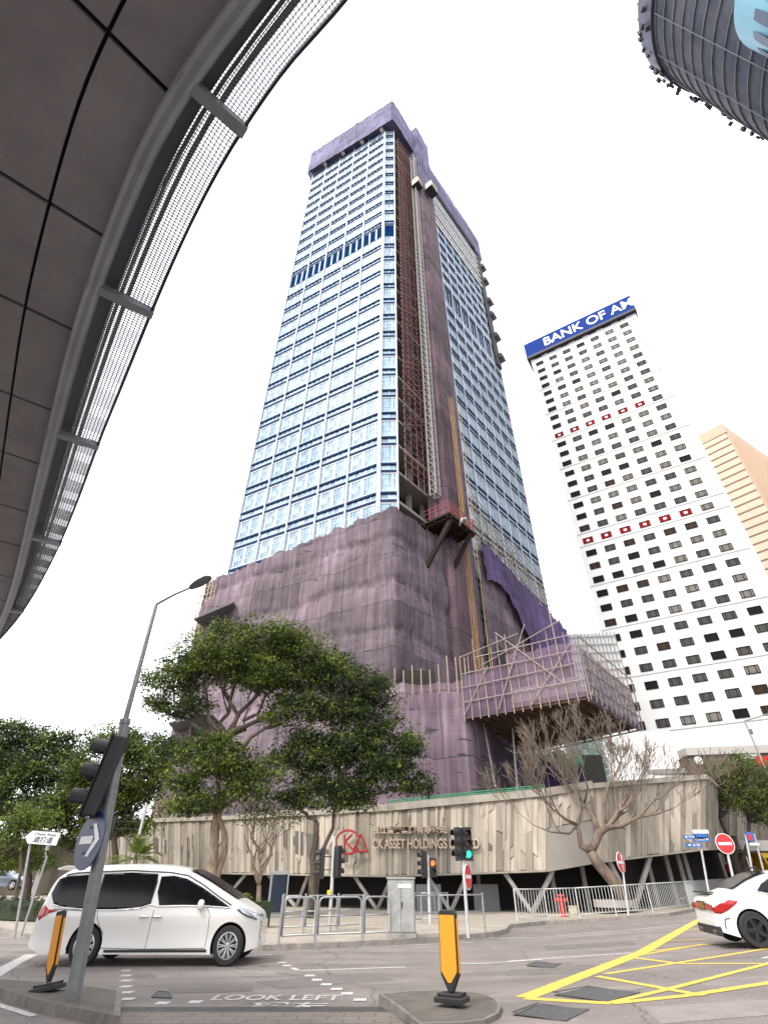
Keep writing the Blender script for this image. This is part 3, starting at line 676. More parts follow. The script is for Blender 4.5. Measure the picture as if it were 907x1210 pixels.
# nearest side touches the wheel line: local -y side? front at x=0 going +x to tail; side facing the camera is +y when x points left
vanr.rotation_euler = (0,0,atan2(dirv.y,dirv.x)); vanr.scale = (kv,1,1.0)
nrm = Vector((-dirv.y, dirv.x, 0))         # local +y
base = Vector((c_.x,c_.y,0))-dirv*(.66*kv-.06)-nrm*.84
vanr.location = base
print('van scale', kv, 'yaw', math.degrees(atan2(dirv.y,dirv.x)))
SD = 1
van.body([car_white, dark_body], vanr)
for sd in (1,-1):
    gl = van.patch('side_window', [(.74,1.04),(1.3,1.07),(1.95,1.08),(2.5,1.07),(2.62,1.32),(2.62,1.61),(2.3,1.63),(1.95,1.57),(1.5,1.40),(1.05,1.19)], glass_dark, vanr, side=sd)
    gl = van.patch('side_window', [(2.72,1.1),(2.95,1.04),(3.55,1.0),(4.1,1.0),(4.1,1.66),(3.4,1.69),(2.72,1.665),(2.68,1.5)], glass_dark, vanr, side=sd)
    gl = van.patch('side_window', [(4.14,1.0),(4.9,1.05),(5.12,1.1),(5.28,1.3),(5.2,1.56),(5.0,1.62),(4.14,1.66)], glass_dark, vanr, side=sd)
    van.patch('pillar_trim', line_poly([(.7,1.07),(1.05,1.23),(1.5,1.45),(1.95,1.63),(2.4,1.69),(3.4,1.73),(4.8,1.68),(5.05,1.64)],.025), chrome if False else seam, vanr, side=sd, off=.004)
    for x0 in (2.66, 4.02):
        pts = {2.66:[(2.60,.98),(2.62,.6),(2.63,.3)],4.02:[(3.98,.98),(3.95,.85),(3.85,.7),(3.7,.55)]}[x0]
        van.patch('door_gap', line_poly(pts,.012), seam, vanr, side=sd, off=.002, thick=0)
    van.patch('door_gap', line_poly([(1.3,1.05),(1.2,.9),(1.18,.6),(1.2,.33)],.012), seam, vanr, side=sd, off=.002, thick=0)
    van.patch('door_gap', line_poly([(1.2,.31),(2.6,.3),(3.7,.32)],.012), seam, vanr, side=sd, off=.002, thick=0)
    van.patch('slide_rail', line_poly([(4.05,.97),(4.6,.985),(5.1,1.0)],.014), seam, vanr, side=sd, off=.002, thick=0)
    van.patch('window_chrome', line_poly([(.72,1.02),(1.3,1.05),(1.95,1.06),(2.55,1.05),(2.72,1.085),(2.95,1.02),(3.55,.98),(4.14,.98),(4.9,1.03),(5.12,1.08)],.018), chrome, vanr, side=sd, off=.01)
    for hx in (2.48,2.8):
        b = MB(); b.tube([(hx-.11,sd*.945,.86),(hx-.08,sd*.965,.865),(hx+.08,sd*.965,.865),(hx+.11,sd*.945,.86)],.017,8); b.build('door_handle', chrome, vanr, smooth=True)
    van.patch('headlight', [(.02,.80),(.1,.82),(.35,.9),(.52,1.0),(.5,1.035),(.3,.99),(.1,.91),(.02,.87)], lampc, vanr, side=sd, off=.008)
    van.patch('headlight_bezel', line_poly([(.06,.80),(.3,.87),(.54,.99)],.022), seam, vanr, side=sd, off=.011)
    van.patch('tail_light', [(4.95,.98),(5.2,1.0),(5.36,1.08),(5.43,1.04),(5.45,.88),(5.38,.8),(5.3,.86),(5.15,.93)], redl, vanr, side=sd, off=.008)
    van.patch('sill_trim', line_poly([(1.15,.27),(3.6,.27)],.05), seam, vanr, side=sd, off=.004)
    b = MB(); b.lathe([(.001,0),(.07,.01),(.1,.06),(.1,.14),(.06,.19),(.001,.2)],(0,0,0),'X',14)
    b.v = [(x*.8+1.36,sd*(1.0+y*.55),z+1.08) for x,y,z in b.v]; mo = b.build('door_mirror', car_white, vanr, smooth=True)
    b = MB(); b.bar((1.44,sd*.86,1.04),(1.42,sd*.98,1.05),.05); b.build('mirror_arm', black, mo)
    for wx in van.wheels: wheel(vanr, wx, sd*.80, .355, .23, sd, 10, alloy)
b = MB(); b.prism([(5.18,-.7,1.8),(5.42,-.68,1.74),(5.42,.68,1.74),(5.18,.7,1.8)],(0,0,.035)); b.build('spoiler', car_white, vanr, bevel=.01)
b = MB(); b.quad((5.27,-.66,1.62),(5.27,.66,1.62),(5.455,.7,1.12),(5.455,-.7,1.12)); b.build('rear_window', glass_dark, vanr)
b = MB()
ws = [(x, interp(van.top,x)) for x in (.62,.8,1.0,1.2,1.4,1.6,1.8,1.98)]
for (x0,z0),(x1,z1) in zip(ws[:-1],ws[1:]): b.quad((x0,-.62,z0+.008),(x1,-.62,z1+.008),(x1,.62,z1+.008),(x0,.62,z0+.008))
b.build('windscreen', glass_dark, vanr)
b = MB(); b.box((-.012,0,.62),(.03,.9,.3)); gr_ = b.build('grille', chrome, vanr); b = MB(); b.box((-.02,0,.42),(.02,.5,.12)); b.build('number_plate', white_s, vanr)
# sedan at right, seen from behind left; nose away to the right
cm = Car(4.6, [(0,.55),(.05,.66),(.4,.82),(1.1,.92),(1.5,1.02),(2.1,1.32),(2.6,1.415),(3.1,1.40),(3.6,1.26),(3.95,1.1),(4.3,1.02),(4.5,1.0),(4.57,.88),(4.6,.6)],
         [(0,.25),(.4,.17),(4.2,.2),(4.6,.33)], .89, (.7,.3,.6,.2), (.9,3.84), .335, .85, .24, [(0,.12),(1,.12),(1.6,.25),(3.0,.3),(4.3,.12),(4.6,.12)])
P_ = G(900,1121); sed = thing('sedan', 'white sports sedan with black wheels, its tail towards the yellow box', 'sedan')
xl = Vector((-1,.17,-.045)).normalized(); zl = Vector((-.045,.0,1)).normalized(); yl = zl.cross(xl).normalized(); zl = xl.cross(yl)
Ms = Matrix((xl,yl,zl)).transposed(); sed.rotation_euler = Ms.to_euler(); sed.location = P_-xl*3.84-yl*.84
cm.body([car_white, dark_body], sed)
for sd in (1,-1):
    cm.patch('side_window', [(1.75,.96),(2.6,.95),(2.64,1.3),(2.3,1.27),(2.05,1.17)], glass_dark, sed, side=sd)
    cm.patch('side_window', [(2.68,.95),(3.3,.99),(3.5,1.04),(3.35,1.16),(3.1,1.26),(2.72,1.3)], glass_dark, sed, side=sd)
    cm.patch('window_chrome', line_poly([(1.7,.94),(2.6,.93),(3.3,.965),(3.55,1.03)],.018), chrome, sed, side=sd, off=.01)
    for pts in ([(2.66,.94),(2.7,.6),(2.68,.25)],[(3.32,.98),(3.3,.8),(3.12,.6),(3.02,.36)],[(1.6,.92),(1.5,.6),(1.55,.25)]):
        cm.patch('door_gap', line_poly(pts,.012), seam, sed, side=sd, off=.002, thick=0)
    cm.patch('tail_light', [(4.02,.86),(4.2,.9),(4.42,.83),(4.57,.75),(4.575,.66),(4.45,.64),(4.3,.70),(4.12,.80)], redl, sed, side=sd, off=.008)
    cm.patch('bumper_vent', line_poly([(4.3,.56),(4.4,.54),(4.43,.45),(4.44,.36)],.02), seam, sed, side=sd, off=.006)
    cm.patch('crease_shade', line_poly([(1.2,.5),(2.4,.46),(3.1,.58),(3.4,.68)],.01), seam, sed, side=sd, off=.001, thick=0)  # flat dark strip: shade of a pressed body crease put into colour
    cm.patch('headlight', [(.1,.6),(.4,.68),(.75,.78),(.5,.66),(.2,.55)], lampc, sed, side=sd, off=.008)
    for hx in (2.55,3.2):
        b = MB(); b.tube([(hx-.1,sd*.885,.82),(hx-.07,sd*.91,.825),(hx+.07,sd*.91,.825),(hx+.1,sd*.885,.82)],.015,8); b.build('door_handle', black, sed)
    b = MB(); b.lathe([(.001,0),(.07,.02),(.09,.08),(.06,.14),(.001,.16)],(0,0,0),'X',12); b.v = [(x+1.8,sd*(.95+y*.6),z*.8+1.0) for x,y,z in b.v]; b.build('door_mirror', car_white, sed, smooth=True)
    for wx in cm.wheels: wheel(sed, wx, sd*.80, .335, .23, sd, 5, alloy_d, twin=False)
b = MB(); b.quad((3.0,-.56,1.425),(3.0,.56,1.425),(3.98,.66,1.1),(3.98,-.66,1.1))
xs = [3.0,3.2,3.4,3.6,3.8,3.98]; b = MB()
for x0,x1 in zip(xs[:-1],xs[1:]): b.quad((x0,-.52-(x0-3)*.12,interp(cm.top,x0)+.01),(x0,.52+(x0-3)*.12,interp(cm.top,x0)+.01),(x1,.52+(x1-3)*.12,interp(cm.top,x1)+.01),(x1,-.52-(x1-3)*.12,interp(cm.top,x1)+.01))
b.build('rear_window', glass_dark, sed)
b = MB(); b.prism([(4.36,-.5,1.02),(4.56,-.46,1.035),(4.56,.46,1.035),(4.36,.5,1.02)],(0,0,.025)); b.build('spoiler', black, sed, bevel=.006)
b = MB(); b.box((4.598,0,.78),(.03,.56,.17)); pr_ = b.build('plate_recess', seam, sed)
b = MB(); b.box((4.618,0,.78),(.01,.5,.13)); o = b.build('number_plate', mat('yellow plate',(.25,.12,.03),.5), pr_)
b = MB(); b.box((4.57,0,.32),(.09,1.5,.18)); b.build('diffuser', black, sed, bevel=.02)
for s_ in (-.5,.5):
    b = MB(); b.lathe([(.05,0),(.055,.08),(.04,.08),(.04,.02)],(4.56,s_,.29),'X',14); b.build('exhaust_pipe', chrome, sed)
for s_ in (-1,1):
    b = MB(); b.prism([(4.607,s_*.32,.72),(4.6,s_*.74,.70),(4.58,s_*.78,.80),(4.6,s_*.42,.84)],(.012,0,0)); b.build('tail_light', redl, sed)
b = MB(); b.tube([(2.95,.05,1.40),(3.05,.05,1.47),(3.16,.05,1.48),(3.2,.05,1.40)],.02,6); b.build('roof_antenna', black, sed)
# distant cars, truck
def far_car(u, v, Y, col, label, rz, name='parked_car', s=1):
    p = at(u,v,Y); r = thing(name, label, 'car', (p.x,Y,p.z), rz, 'cars parked beyond the trees'); r.scale = (s,s,s)
    c = Car(4.4, [(0,.6),(.3,.8),(1.1,.92),(1.9,1.38),(3.2,1.42),(4.1,1.0),(4.4,.7)], [(0,.25),(4.4,.28)], .86, (.5,.2,.5,.2), (.85,3.5), .33, .85, .22, [(0,.15),(4.4,.2)])
    c.body([col, dark_body], r)
    for sd in (1,-1):
        c.patch('side_window', [(1.5,.95),(3.6,.98),(3.2,1.28),(2.0,1.28)], glass_dark, r, side=sd)
        for wx in c.wheels: wheel(r, wx, sd*.77, .33, .22, sd, 5, alloy, twin=False)
far_car(32,1052,52,mat('blue-grey car paint',(.16,.2,.26),.3,coat=.5),'blue-grey car parked beneath the trees behind the street name sign',pi)
far_car(-14,1046,60,mat('silver car paint',(.45,.46,.47),.3,coat=.5),'silver car parked at the far edge beyond the street name sign',pi)
Yt = 62; p = at(897,1040,Yt); r = thing('delivery_truck', 'yellow truck half hidden behind sign poles near the shelter', 'truck', (p.x,Yt,p.z-.3), radians(100))
yt = mat('truck yellow', (.75,.42,.02), .4, var=.2)
b = MB(); b.box((0,0,.75),(5.6,1.8,.2)); b.build('chassis', dark_body, r); b = MB(); b.prism([(-2.9,-1,.6),(-1.3,-1,.6),(-1.3,-1,2.5),(-2.4,-1,2.5),(-2.9,-1,1.5)],(0,2,0)); b.build('cab', yt, r, bevel=.05)
b = MB(); b.quad((-2.91,-.85,1.55),(-2.91,.85,1.55),(-2.45,.8,2.35),(-2.45,-.8,2.35)); b.build('windscreen', glass_dark, r)
b = MB(); b.box((.95,0,1.9),(4.1,2.1,2.1)); b.build('cargo_box', yt, r, bevel=.03)
for x in (-2.1,1.9):
    for s_ in (1,-1): wheel(r, x, s_*.9, .42, .26, s_, 5, alloy, twin=False)
# ------------------------------------------------------------------ people
def person(loc, H, rz, label, shirt, trousers, pose=0, hair=(.02,.015,.012)):
    import bmesh
    r = thing('person', label, 'person', loc, rz, 'pedestrians by the shelter')
    k = H/1.72
    V = {'pel':(0,0,.95,.14),'bel':(0,0,1.08,.125),'ch':(0,.01,1.28,.15),'nk0':(0,.01,1.43,.07),'nk':(0,0,1.5,.052),'hd0':(0,-.015,1.56,.075),'hd':(0,-.01,1.64,.098),'hd1':(0,0,1.71,.07),
      'lh':(-.1,0,.88,.095),'lk':(-.11,-.06-.06*pose,.5,.062),'la':(-.11,.1*pose,.09,.04),'lt':(-.12,-.14+.1*pose,.035,.035),
      'rh':(.1,0,.88,.095),'rk':(.11,-.03,.5,.062),'ra':(.11,.08-.1*pose,.09,.04),'rt':(.12,-.1-.1*pose,.035,.035),
      'ls':(-.18,.01,1.39,.06),'le':(-.24,.03,1.12,.042),'lw':(-.22,-.08,.88,.03),'lf':(-.21,-.12,.8,.028),
      'rs':(.18,.01,1.39,.06),'re':(.24,.03,1.12,.042),'rw':(.22,-.1,.9,.03),'rf':(.21,-.14,.82,.028)}
    Eg = [('pel','bel'),('bel','ch'),('ch','nk0'),('nk0','nk'),('nk','hd0'),('hd0','hd'),('hd','hd1'),('pel','lh'),('lh','lk'),('lk','la'),('la','lt'),('pel','rh'),('rh','rk'),('rk','ra'),('ra','rt'),
      ('ch','ls'),('ls','le'),('le','lw'),('lw','lf'),('ch','rs'),('rs','re'),('re','rw'),('rw','rf')]
    ks = list(V); me = bpy.data.meshes.new('body'); me.from_pydata([tuple(c*k for c in V[q][:3]) for q in ks], [(ks.index(a),ks.index(c)) for a,c in Eg], [])
    o = bpy.data.objects.new('body', me); COL.objects.link(o)
    md = o.modifiers.new('s','SKIN'); sv = me.skin_vertices[0].data
    for i,q in enumerate(ks): sv[i].radius = (V[q][3]*k*1.15,V[q][3]*k); sv[i].use_root = (q == 'pel')
    md2 = o.modifiers.new('u','SUBSURF'); md2.levels = 2; md2.render_levels = 2
    dg = bpy.context.evaluated_depsgraph_get(); m2 = bpy.data.meshes.new_from_object(o.evaluated_get(dg)); bpy.data.objects.remove(o)
    m2.materials.clear()
    skin = mat('skin',(.45,.27,.18),.6); hm = mat('dark hair',hair,.7); shm = mat('shoes dark',(.03,.03,.03),.6)
    for m in (skin, shirt, trousers, shm, hm): m2.materials.append(m)
    mi = []
    for p in m2.polygons:
        x,y,z = [c/k for c in p.center]
        if z > 1.5: mi.append(4 if (z > 1.66 or (y > .02 and z > 1.55)) else 0)
        elif z > 1.0 and (abs(x) < .2 or z > 1.2): mi.append(1)
        elif abs(x) > .17 and z > .75: mi.append(0)
        elif z > .11: mi.append(2 if z < 1.0 else 1)
        else: mi.append(3)
    m2.polygons.foreach_set('material_index', mi); m2.polygons.foreach_set('use_smooth',[True]*len(mi)); m2.update()
    ob = bpy.data.objects.new('body', m2); COL.objects.link(ob); ob.parent = r
    b = MB(); b.lathe([(.001,0),(.015,.01),(.02,.02)],(0,-.115*k,1.625*k),'Y',8); b.build('nose', skin, r)
    return r
rs = mat('red shirt',(.4,.03,.05),.8); dk = mat('dark cloth',(.03,.03,.04),.8); gy = mat('grey cloth',(.25,.25,.27),.8); wh = mat('white cloth',(.6,.6,.58),.8)
pp = at(867,1049,44); person((pp.x,44,pp.z-.1),1.72,radians(100),'person in a red shirt walking behind the fence past the hoarding', rs, dk, 1)
pp = at(884,1040,52); person((pp.x,52,pp.z-.1),1.7,radians(20),'person in a white shirt standing under the shelter on the right', wh, gy, 0)
pp = at(893,1040,55); person((pp.x,55,pp.z-.1),1.65,radians(-30),'person in dark clothes standing beside the yellow truck', dk, gy, 0)
# ------------------------------------------------------------------ hoarding
plank = mat('hoarding panel', (.42,.375,.31), .8, col2=(.225,.198,.162), scale=1.5, island=.42, stretch=(1,1,.16), bump=.15, detail=9)
capm = mat('hoarding cap', (.36,.33,.28), .75, col2=(.22,.2,.17), scale=1.1, detail=8)
HP = [((118,1027),(118,974),56),((280,1031.5),(280,968.5),47),((460,1034.5),(460,958.5),39),((645,1028),(645,941),35),((700,1018.5),(700,932),34.8),((832,1002.5),(832,921),35.5),((862,1002),(862,945),46),((905,1000),(905,962),66)]
hb = [at(*a,Y) for a,c,Y in HP]; ht = [at(*c,Y) for a,c,Y in HP]
hr = thing('hoarding', 'long beige hoarding of fluted panels carrying red logo and raised lettering', 'hoarding', (hb[3].x,hb[3].y,gz(hb[3].x,hb[3].y)+.125))
bw = MB(); bc = MB(); bs_ = MB(); bcs = MB()
rnd = random.Random(3)
for i in range(len(hb)-1):
    a0,a1,t0,t1 = hb[i],hb[i+1],ht[i],ht[i+1]; d = (a1-a0); d.z = 0; L_ = d.length; n = Vector((d.y,-d.x,0)).normalized()
    pf = lambda t,z01,o=0: a0.lerp(a1,t).lerp(t0.lerp(t1,t),z01)+n*o
    bs_.hexa([pf(0,.0,-.25),pf(1,.0,-.25),pf(1,0,-.02),pf(0,0,-.02)],[pf(0,1,-.25),pf(1,1,-.25),pf(1,1,-.02),pf(0,1,-.02)])
    t = 0
    plain = i == 3
    while t < 1:
        w_ = rnd.choice([.14,.2,.28,.4])*(1.0)/L_*(1 if i else 1.3); e = min(1,t+w_)
        if plain:
            cutz = .55
        else: cutz = 0
        cuts = [cutz]
        if rnd.random() < .5: cuts.append(rnd.uniform(max(.15,cutz+.05),.85))
        if rnd.random() < .2: cuts.append(rnd.uniform(max(.3,cutz+.05),.95))
        cuts = sorted(cuts)+[1]; sk = 0
        for j in range(len(cuts)-1):
            dp = rnd.choice([.03,.05,.08,.11]); z0, z1 = cuts[j], cuts[j+1]; sk2 = rnd.choice([-.05,.05,.08,-.08]) if j < len(cuts)-2 else 0
            g = .012 if rnd.random() < .3 else .002
            bw.hexa([pf(t+.0004,z0+g,0),pf(e-.0004,z0+sk+g,0),pf(e-.0004,z0+sk+g,dp),pf(t+.0004,z0+g,dp)],
                    [pf(t+.0004,z1-g,0),pf(e-.0004,z1+sk2-g if j < len(cuts)-2 else z1-g,0),pf(e-.0004,z1+sk2-g if j < len(cuts)-2 else z1-g,dp),pf(t+.0004,z1-g,dp)])
            sk = sk2
        t = e
    if plain: bcs.hexa([pf(0,0,0),pf(1,0,0),pf(1,0,.04),pf(0,0,.04)],[pf(0,.55,0),pf(1,.55,0),pf(1,.55,.04),pf(0,.55,.04)])
    ch = .42 if i in (1,2,3) else .28
    u_ = Vector((0,0,1))
    bc.hexa([pf(0,1,-.35),pf(1,1,-.35),pf(1,1,.22),pf(0,1,.22)],[pf(0,1,-.35)+u_*ch,pf(1,1,-.35)+u_*ch,pf(1,1,.2)+u_*ch,pf(0,1,.2)+u_*ch])
    bc.hexa([pf(0,0,-.35)-u_*.09,pf(1,0,-.35)-u_*.09,pf(1,0,.16)-u_*.09,pf(0,0,.16)-u_*.09],[pf(0,0,-.35),pf(1,0,-.35),pf(1,0,.16),pf(0,0,.16)])
bs_.build('backing_wall', mat('hoarding backing',(.12,.11,.1),.9), hr, world=True); bw.build('panelling', plank, hr, world=True); bc.build('coping', capm, hr, world=True)
bcs.build('plain_panel', mat('plain panel grey',(.3,.275,.25),.8,var=.15,scale=1), hr, world=True)
# roof slab over the walkway and dark rear wall
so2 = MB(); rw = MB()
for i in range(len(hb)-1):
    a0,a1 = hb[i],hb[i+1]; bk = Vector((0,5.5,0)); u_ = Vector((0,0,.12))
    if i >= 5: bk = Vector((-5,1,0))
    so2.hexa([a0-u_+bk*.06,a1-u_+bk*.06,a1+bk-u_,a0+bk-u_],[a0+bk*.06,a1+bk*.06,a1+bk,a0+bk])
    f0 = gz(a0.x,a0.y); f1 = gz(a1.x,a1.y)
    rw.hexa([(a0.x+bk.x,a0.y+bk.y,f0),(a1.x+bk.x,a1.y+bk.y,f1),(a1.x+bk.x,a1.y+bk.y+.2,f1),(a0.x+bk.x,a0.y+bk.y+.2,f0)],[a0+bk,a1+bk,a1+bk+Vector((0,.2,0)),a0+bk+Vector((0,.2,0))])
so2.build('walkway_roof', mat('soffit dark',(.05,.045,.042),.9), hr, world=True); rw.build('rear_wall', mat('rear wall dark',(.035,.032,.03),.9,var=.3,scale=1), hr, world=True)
vm = mat('column grey', (.3,.285,.27), .8, var=.3, scale=4)
for (bu,bv,lu,ru,s0) in [(533,1088,508,557,2),(629,1085,600,654,2),(748,1074,768,720,5),(445,1087,424,463,2),(349,1083,322,372,1),(258,1082,238,292,1),(187,1078,170,210,0)]:
    i = max(k for k in range(len(hb)) if HP[k][0][0] <= bu)
    def topat(u):
        for k in range(len(hb)-1):
            if HP[k][0][0] <= u <= HP[k+1][0][0]:
                t = (u-HP[k][0][0])/(HP[k+1][0][0]-HP[k][0][0]); return hb[k].lerp(hb[k+1],t)
    l_, r_ = topat(lu), topat(ru); Yb = (l_.y+r_.y)/2+.25; bp = at(bu,bv,Yb); bp.z = gz(bp.x,Yb)+.12
    v = MB()
    for q in (l_, r_): v.bar(bp, q+Vector((0,.25,-.05)), .2, .3, up=(0,1,0))
    v.build('v_column', vm, hr, world=True)
for u in (380,575,662,700,780,803,818,826):
    for k in range(len(hb)-1):
        if HP[k][0][0] <= u <= HP[k+1][0][0]:
            t = (u-HP[k][0][0])/(HP[k+1][0][0]-HP[k][0][0]); q = hb[k].lerp(hb[k+1],t)
    v = MB(); v.box((q.x,q.y+2.2,(q.z+gz(q.x,q.y)+.1)/2),(.22,.22,q.z-gz(q.x,q.y)-.1)); v.build('post', vm, hr, world=True)
for u0,u1 in ((560,592),(494,520)):
    q = at((u0+u1)/2,1080,38); v = MB(); v.box((q.x,38,gz(q.x,38)+.75),(1.5,.1,1.3)); o = v.build('display_board', mat('board grey',(.16,.165,.17),.7), hr, world=True)
# green rail on the coping
g = MB(); u_ = Vector((0,-.0,.52))
pts = [ht[2]+u_, ht[3]+u_]; g.tube([p+Vector((0,0,.1)) for p in pts],.03,6); g.tube([p+Vector((0,0,-.02)) for p in pts],.03,6)
for k in range(24):
    q = pts[0].lerp(pts[1],k/23); g.bar(q-Vector((0,0,.08)),q+Vector((0,0,.1)),.04)
g.build('green_rail', mat('green paint',(.03,.25,.12),.5), hr, world=True)
# lettering
def on_hoard(u, v, seg, off):
    a, c = hb[seg], hb[seg+1]; d = c-a; d.z = 0; n = Vector((d.y,-d.x,0)).normalized(); p0 = a+n*off
    rr = ray(u,v); o = Vector((0,0,EZ)); t = (p0-o).dot(n)/rr.dot(n); return o+rr*t, d.normalized(), n
def hoard_text(s, u0, u1, v0, v1, seg, name, m, bold=.01, ext=.03):
    a, dx, n = on_hoard(u0,v1,seg,.16); c, _, _ = on_hoard(u1,v1,seg,.16); t_, _, _ = on_hoard((u0+u1)/2,v0,seg,.16); bmid, _, _ = on_hoard((u0+u1)/2,v1,seg,.16)
    L_ = (c-a).length; Hh = t_.z-bmid.z; b = text_mb(s,1,.0,bold=bold); xs=[p[0] for p in b.v]; ys=[p[1] for p in b.v]; x0,x1,y0,y1=min(xs),max(xs),min(ys),max(ys)
    b = text_mb(s,1,ext,bold=bold); zd = max(p[2] for p in b.v) or 1
    b.v = [tuple(a+(c-a)*((p[0]-x0)/(x1-x0))+Vector((0,0,Hh*(p[1]-y0)/(y1-y0)))+n*(.12*p[2]/zd)) for p in b.v]
    return b.build(name, m, hr, world=True)
bronze = mat('bronze letters', (.55,.46,.36), .5, .2, var=.2)
lett_red = mat('logo red', (.35,.03,.03), .5)
hoard_text('長江實業集團有限公司', 441, 528, 976, 985.5, 2, 'lettering', bronze, .02)
hoard_text('CK ASSET HOLDINGS LIMITED', 441, 567, 991, 1003, 2, 'lettering', bronze, .02)
# red round logo: ring, K, A
lb = MB()
def lp_(u,v): return on_hoard(u,v,2,.17)[0]
c0 = lp_(411,995)
def ringpts(ru,rv,a0,a1,k=20): return [lp_(411+ru*cos(a0+(a1-a0)*i/k), 995-rv*sin(a0+(a1-a0)*i/k)) for i in range(k+1)]
lb.tube(ringpts(14,14,radians(30),radians(330)), .075, 6)
for a,c in [((407,986),(407,1004)),((416,986),(407,995)),((408,995),(417,1004)),((417,1006),(426,986)),((426,986),(434,1006)),((417,1006),(434,1006))]:
    lb.tube([lp_(*a),lp_(*c)],.07,6)
lb.build('logo', lett_red, hr, world=True)
# ------------------------------------------------------------------ the tower under construction
C = Vector((0.3,50,0)); Lp = Vector((-22.6,62.5,0)); Rp = Vector((28.1,84,0)); back = Lp+(Rp-C)
tw = thing('tower', 'tall glass tower under construction wrapped in purple netting at its foot and crown', 'tower', (0,62,0))
mull = mat('curtain wall white frame', (.50,.55,.60), .5, .1, var=.12, scale=.3)
slot = mat('dark facade slot', (.03,.055,.12), .9, spec=0)
def facade_glass(name, col, col2, rough):
    if name in MATS: return MATS[name]
    m = mat(name, col, rough, 0, col2=col2, scale=.09, island=.35, spec=.35, detail=2); m.node_tree.nodes['Principled BSDF'].inputs['Metallic'].default_value = .2
    return m
gla = facade_glass('tower blue glass', (.13,.25,.40), (.30,.43,.53), .25)
glm = mat('mechanical floor glass', (.006,.02,.10), .35, col2=(.004,.04,.08), scale=.3, spec=0)
ul = (C-Lp).normalized(); nl = Vector((ul.y,-ul.x,0)); ur = (Rp-C).normalized(); nr = Vector((ur.y,-ur.x,0))
body = MB(); ZT = 168; ch0 = C-ul*2.1; ch1 = C+ur*1.2
inner = [Lp-nl*.4, ch0-nl*.4, ch1-nr*.4-ul*.1, C+ur*1.6-nr*3.2, C+ur*10-nr*3.2, C+ur*17.5-nr*.4, Rp-nr*.4, back]
body.prism([p+Vector((0,0,0)) for p in inner], (0,0,ZT+6)); body.build('core_wall', mat('dark interior',(.05,.055,.065),.6), tw, world=True)
Z0, PITCH, SPN = 40.2, 4.9, 1.55
wins = []
def bay_window(P0, P1, n, z0, z1, kind, style):
    """one glazed bay between two plan points"""
    b = MB(); d = (P1-P0); Lw = d.length; d.normalize(); H = z1-z0
    def rect(x0,x1,za,zb,o): p = P0+d*x0+n*o; q = P0+d*x1+n*o; b.quad((p.x,p.y,za),(q.x,q.y,za),(q.x,q.y,zb),(p.x,p.y,zb))
    def br(x0,x1,za,zb,o=.1):
        p = P0+d*x0; q = P0+d*x1; a = p; c = q
        b.hexa([(a.x,a.y,za),(c.x,c.y,za),(c.x+n.x*o,c.y+n.y*o,za),(a.x+n.x*o,a.y+n.y*o,za)],[(a.x,a.y,zb),(c.x,c.y,zb),(c.x+n.x*o,c.y+n.y*o,zb),(a.x+n.x*o,a.y+n.y*o,zb)])
    groups = {'wide':[(.0,.09,1),(.12,.46,3),(.54,.88,3),(.91,1.0,1)],'mid':[(.0,.14,1),(.18,.78,3),(.84,1.0,1)],'cham':[(.04,.7,3),(.76,.96,1)]}[style]
    rows = 3 if kind != 'mech' else 1
    if kind == 'mech': groups = [(0,.3,1),(.35,.65,1),(.7,1,1)] if style != 'cham' else [(.02,.98,1)]
    for g0,g1,k in groups:
        b.mi = 0
        for i in range(k):
            for j in range(rows):
                xa = Lw*(g0+(g1-g0)*i/k); xb = Lw*(g0+(g1-g0)*(i+1)/k); rect(xa,xb,z0+H*j/rows,z0+H*(j+1)/rows,.02)
        b.mi = 1
        for i in range(k+1):
            x = Lw*(g0+(g1-g0)*i/k); w_ = .03 if 0 < i < k else .06; br(x-w_,x+w_,z0,z1,.08 if kind != 'mech' else .03)
        if kind != 'mech':
            for j in range(1,rows): br(Lw*g0,Lw*g1,z0+H*j/rows-.035,z0+H*j/rows+.035,.06)
    b.mi = 1
    for (a0,a1,_),(c0_,c1_,_) in zip(groups[:-1],groups[1:]):
        if kind != 'mech': br(Lw*a1,Lw*c0_,z0,z1,.06)
        else: b.mi = 0; rect(Lw*a1,Lw*c0_,z0,z1,.02); b.mi = 1
    if kind != 'mech': br(0,Lw,z0,z0+.1,.1); br(0,Lw,z1-.1,z1,.1)
    wins.append((b, kind, (P0+P1)/2+Vector((0,0,z0))))
tr = MB(); sl_ = MB(); spg = MB(); pil = MB()
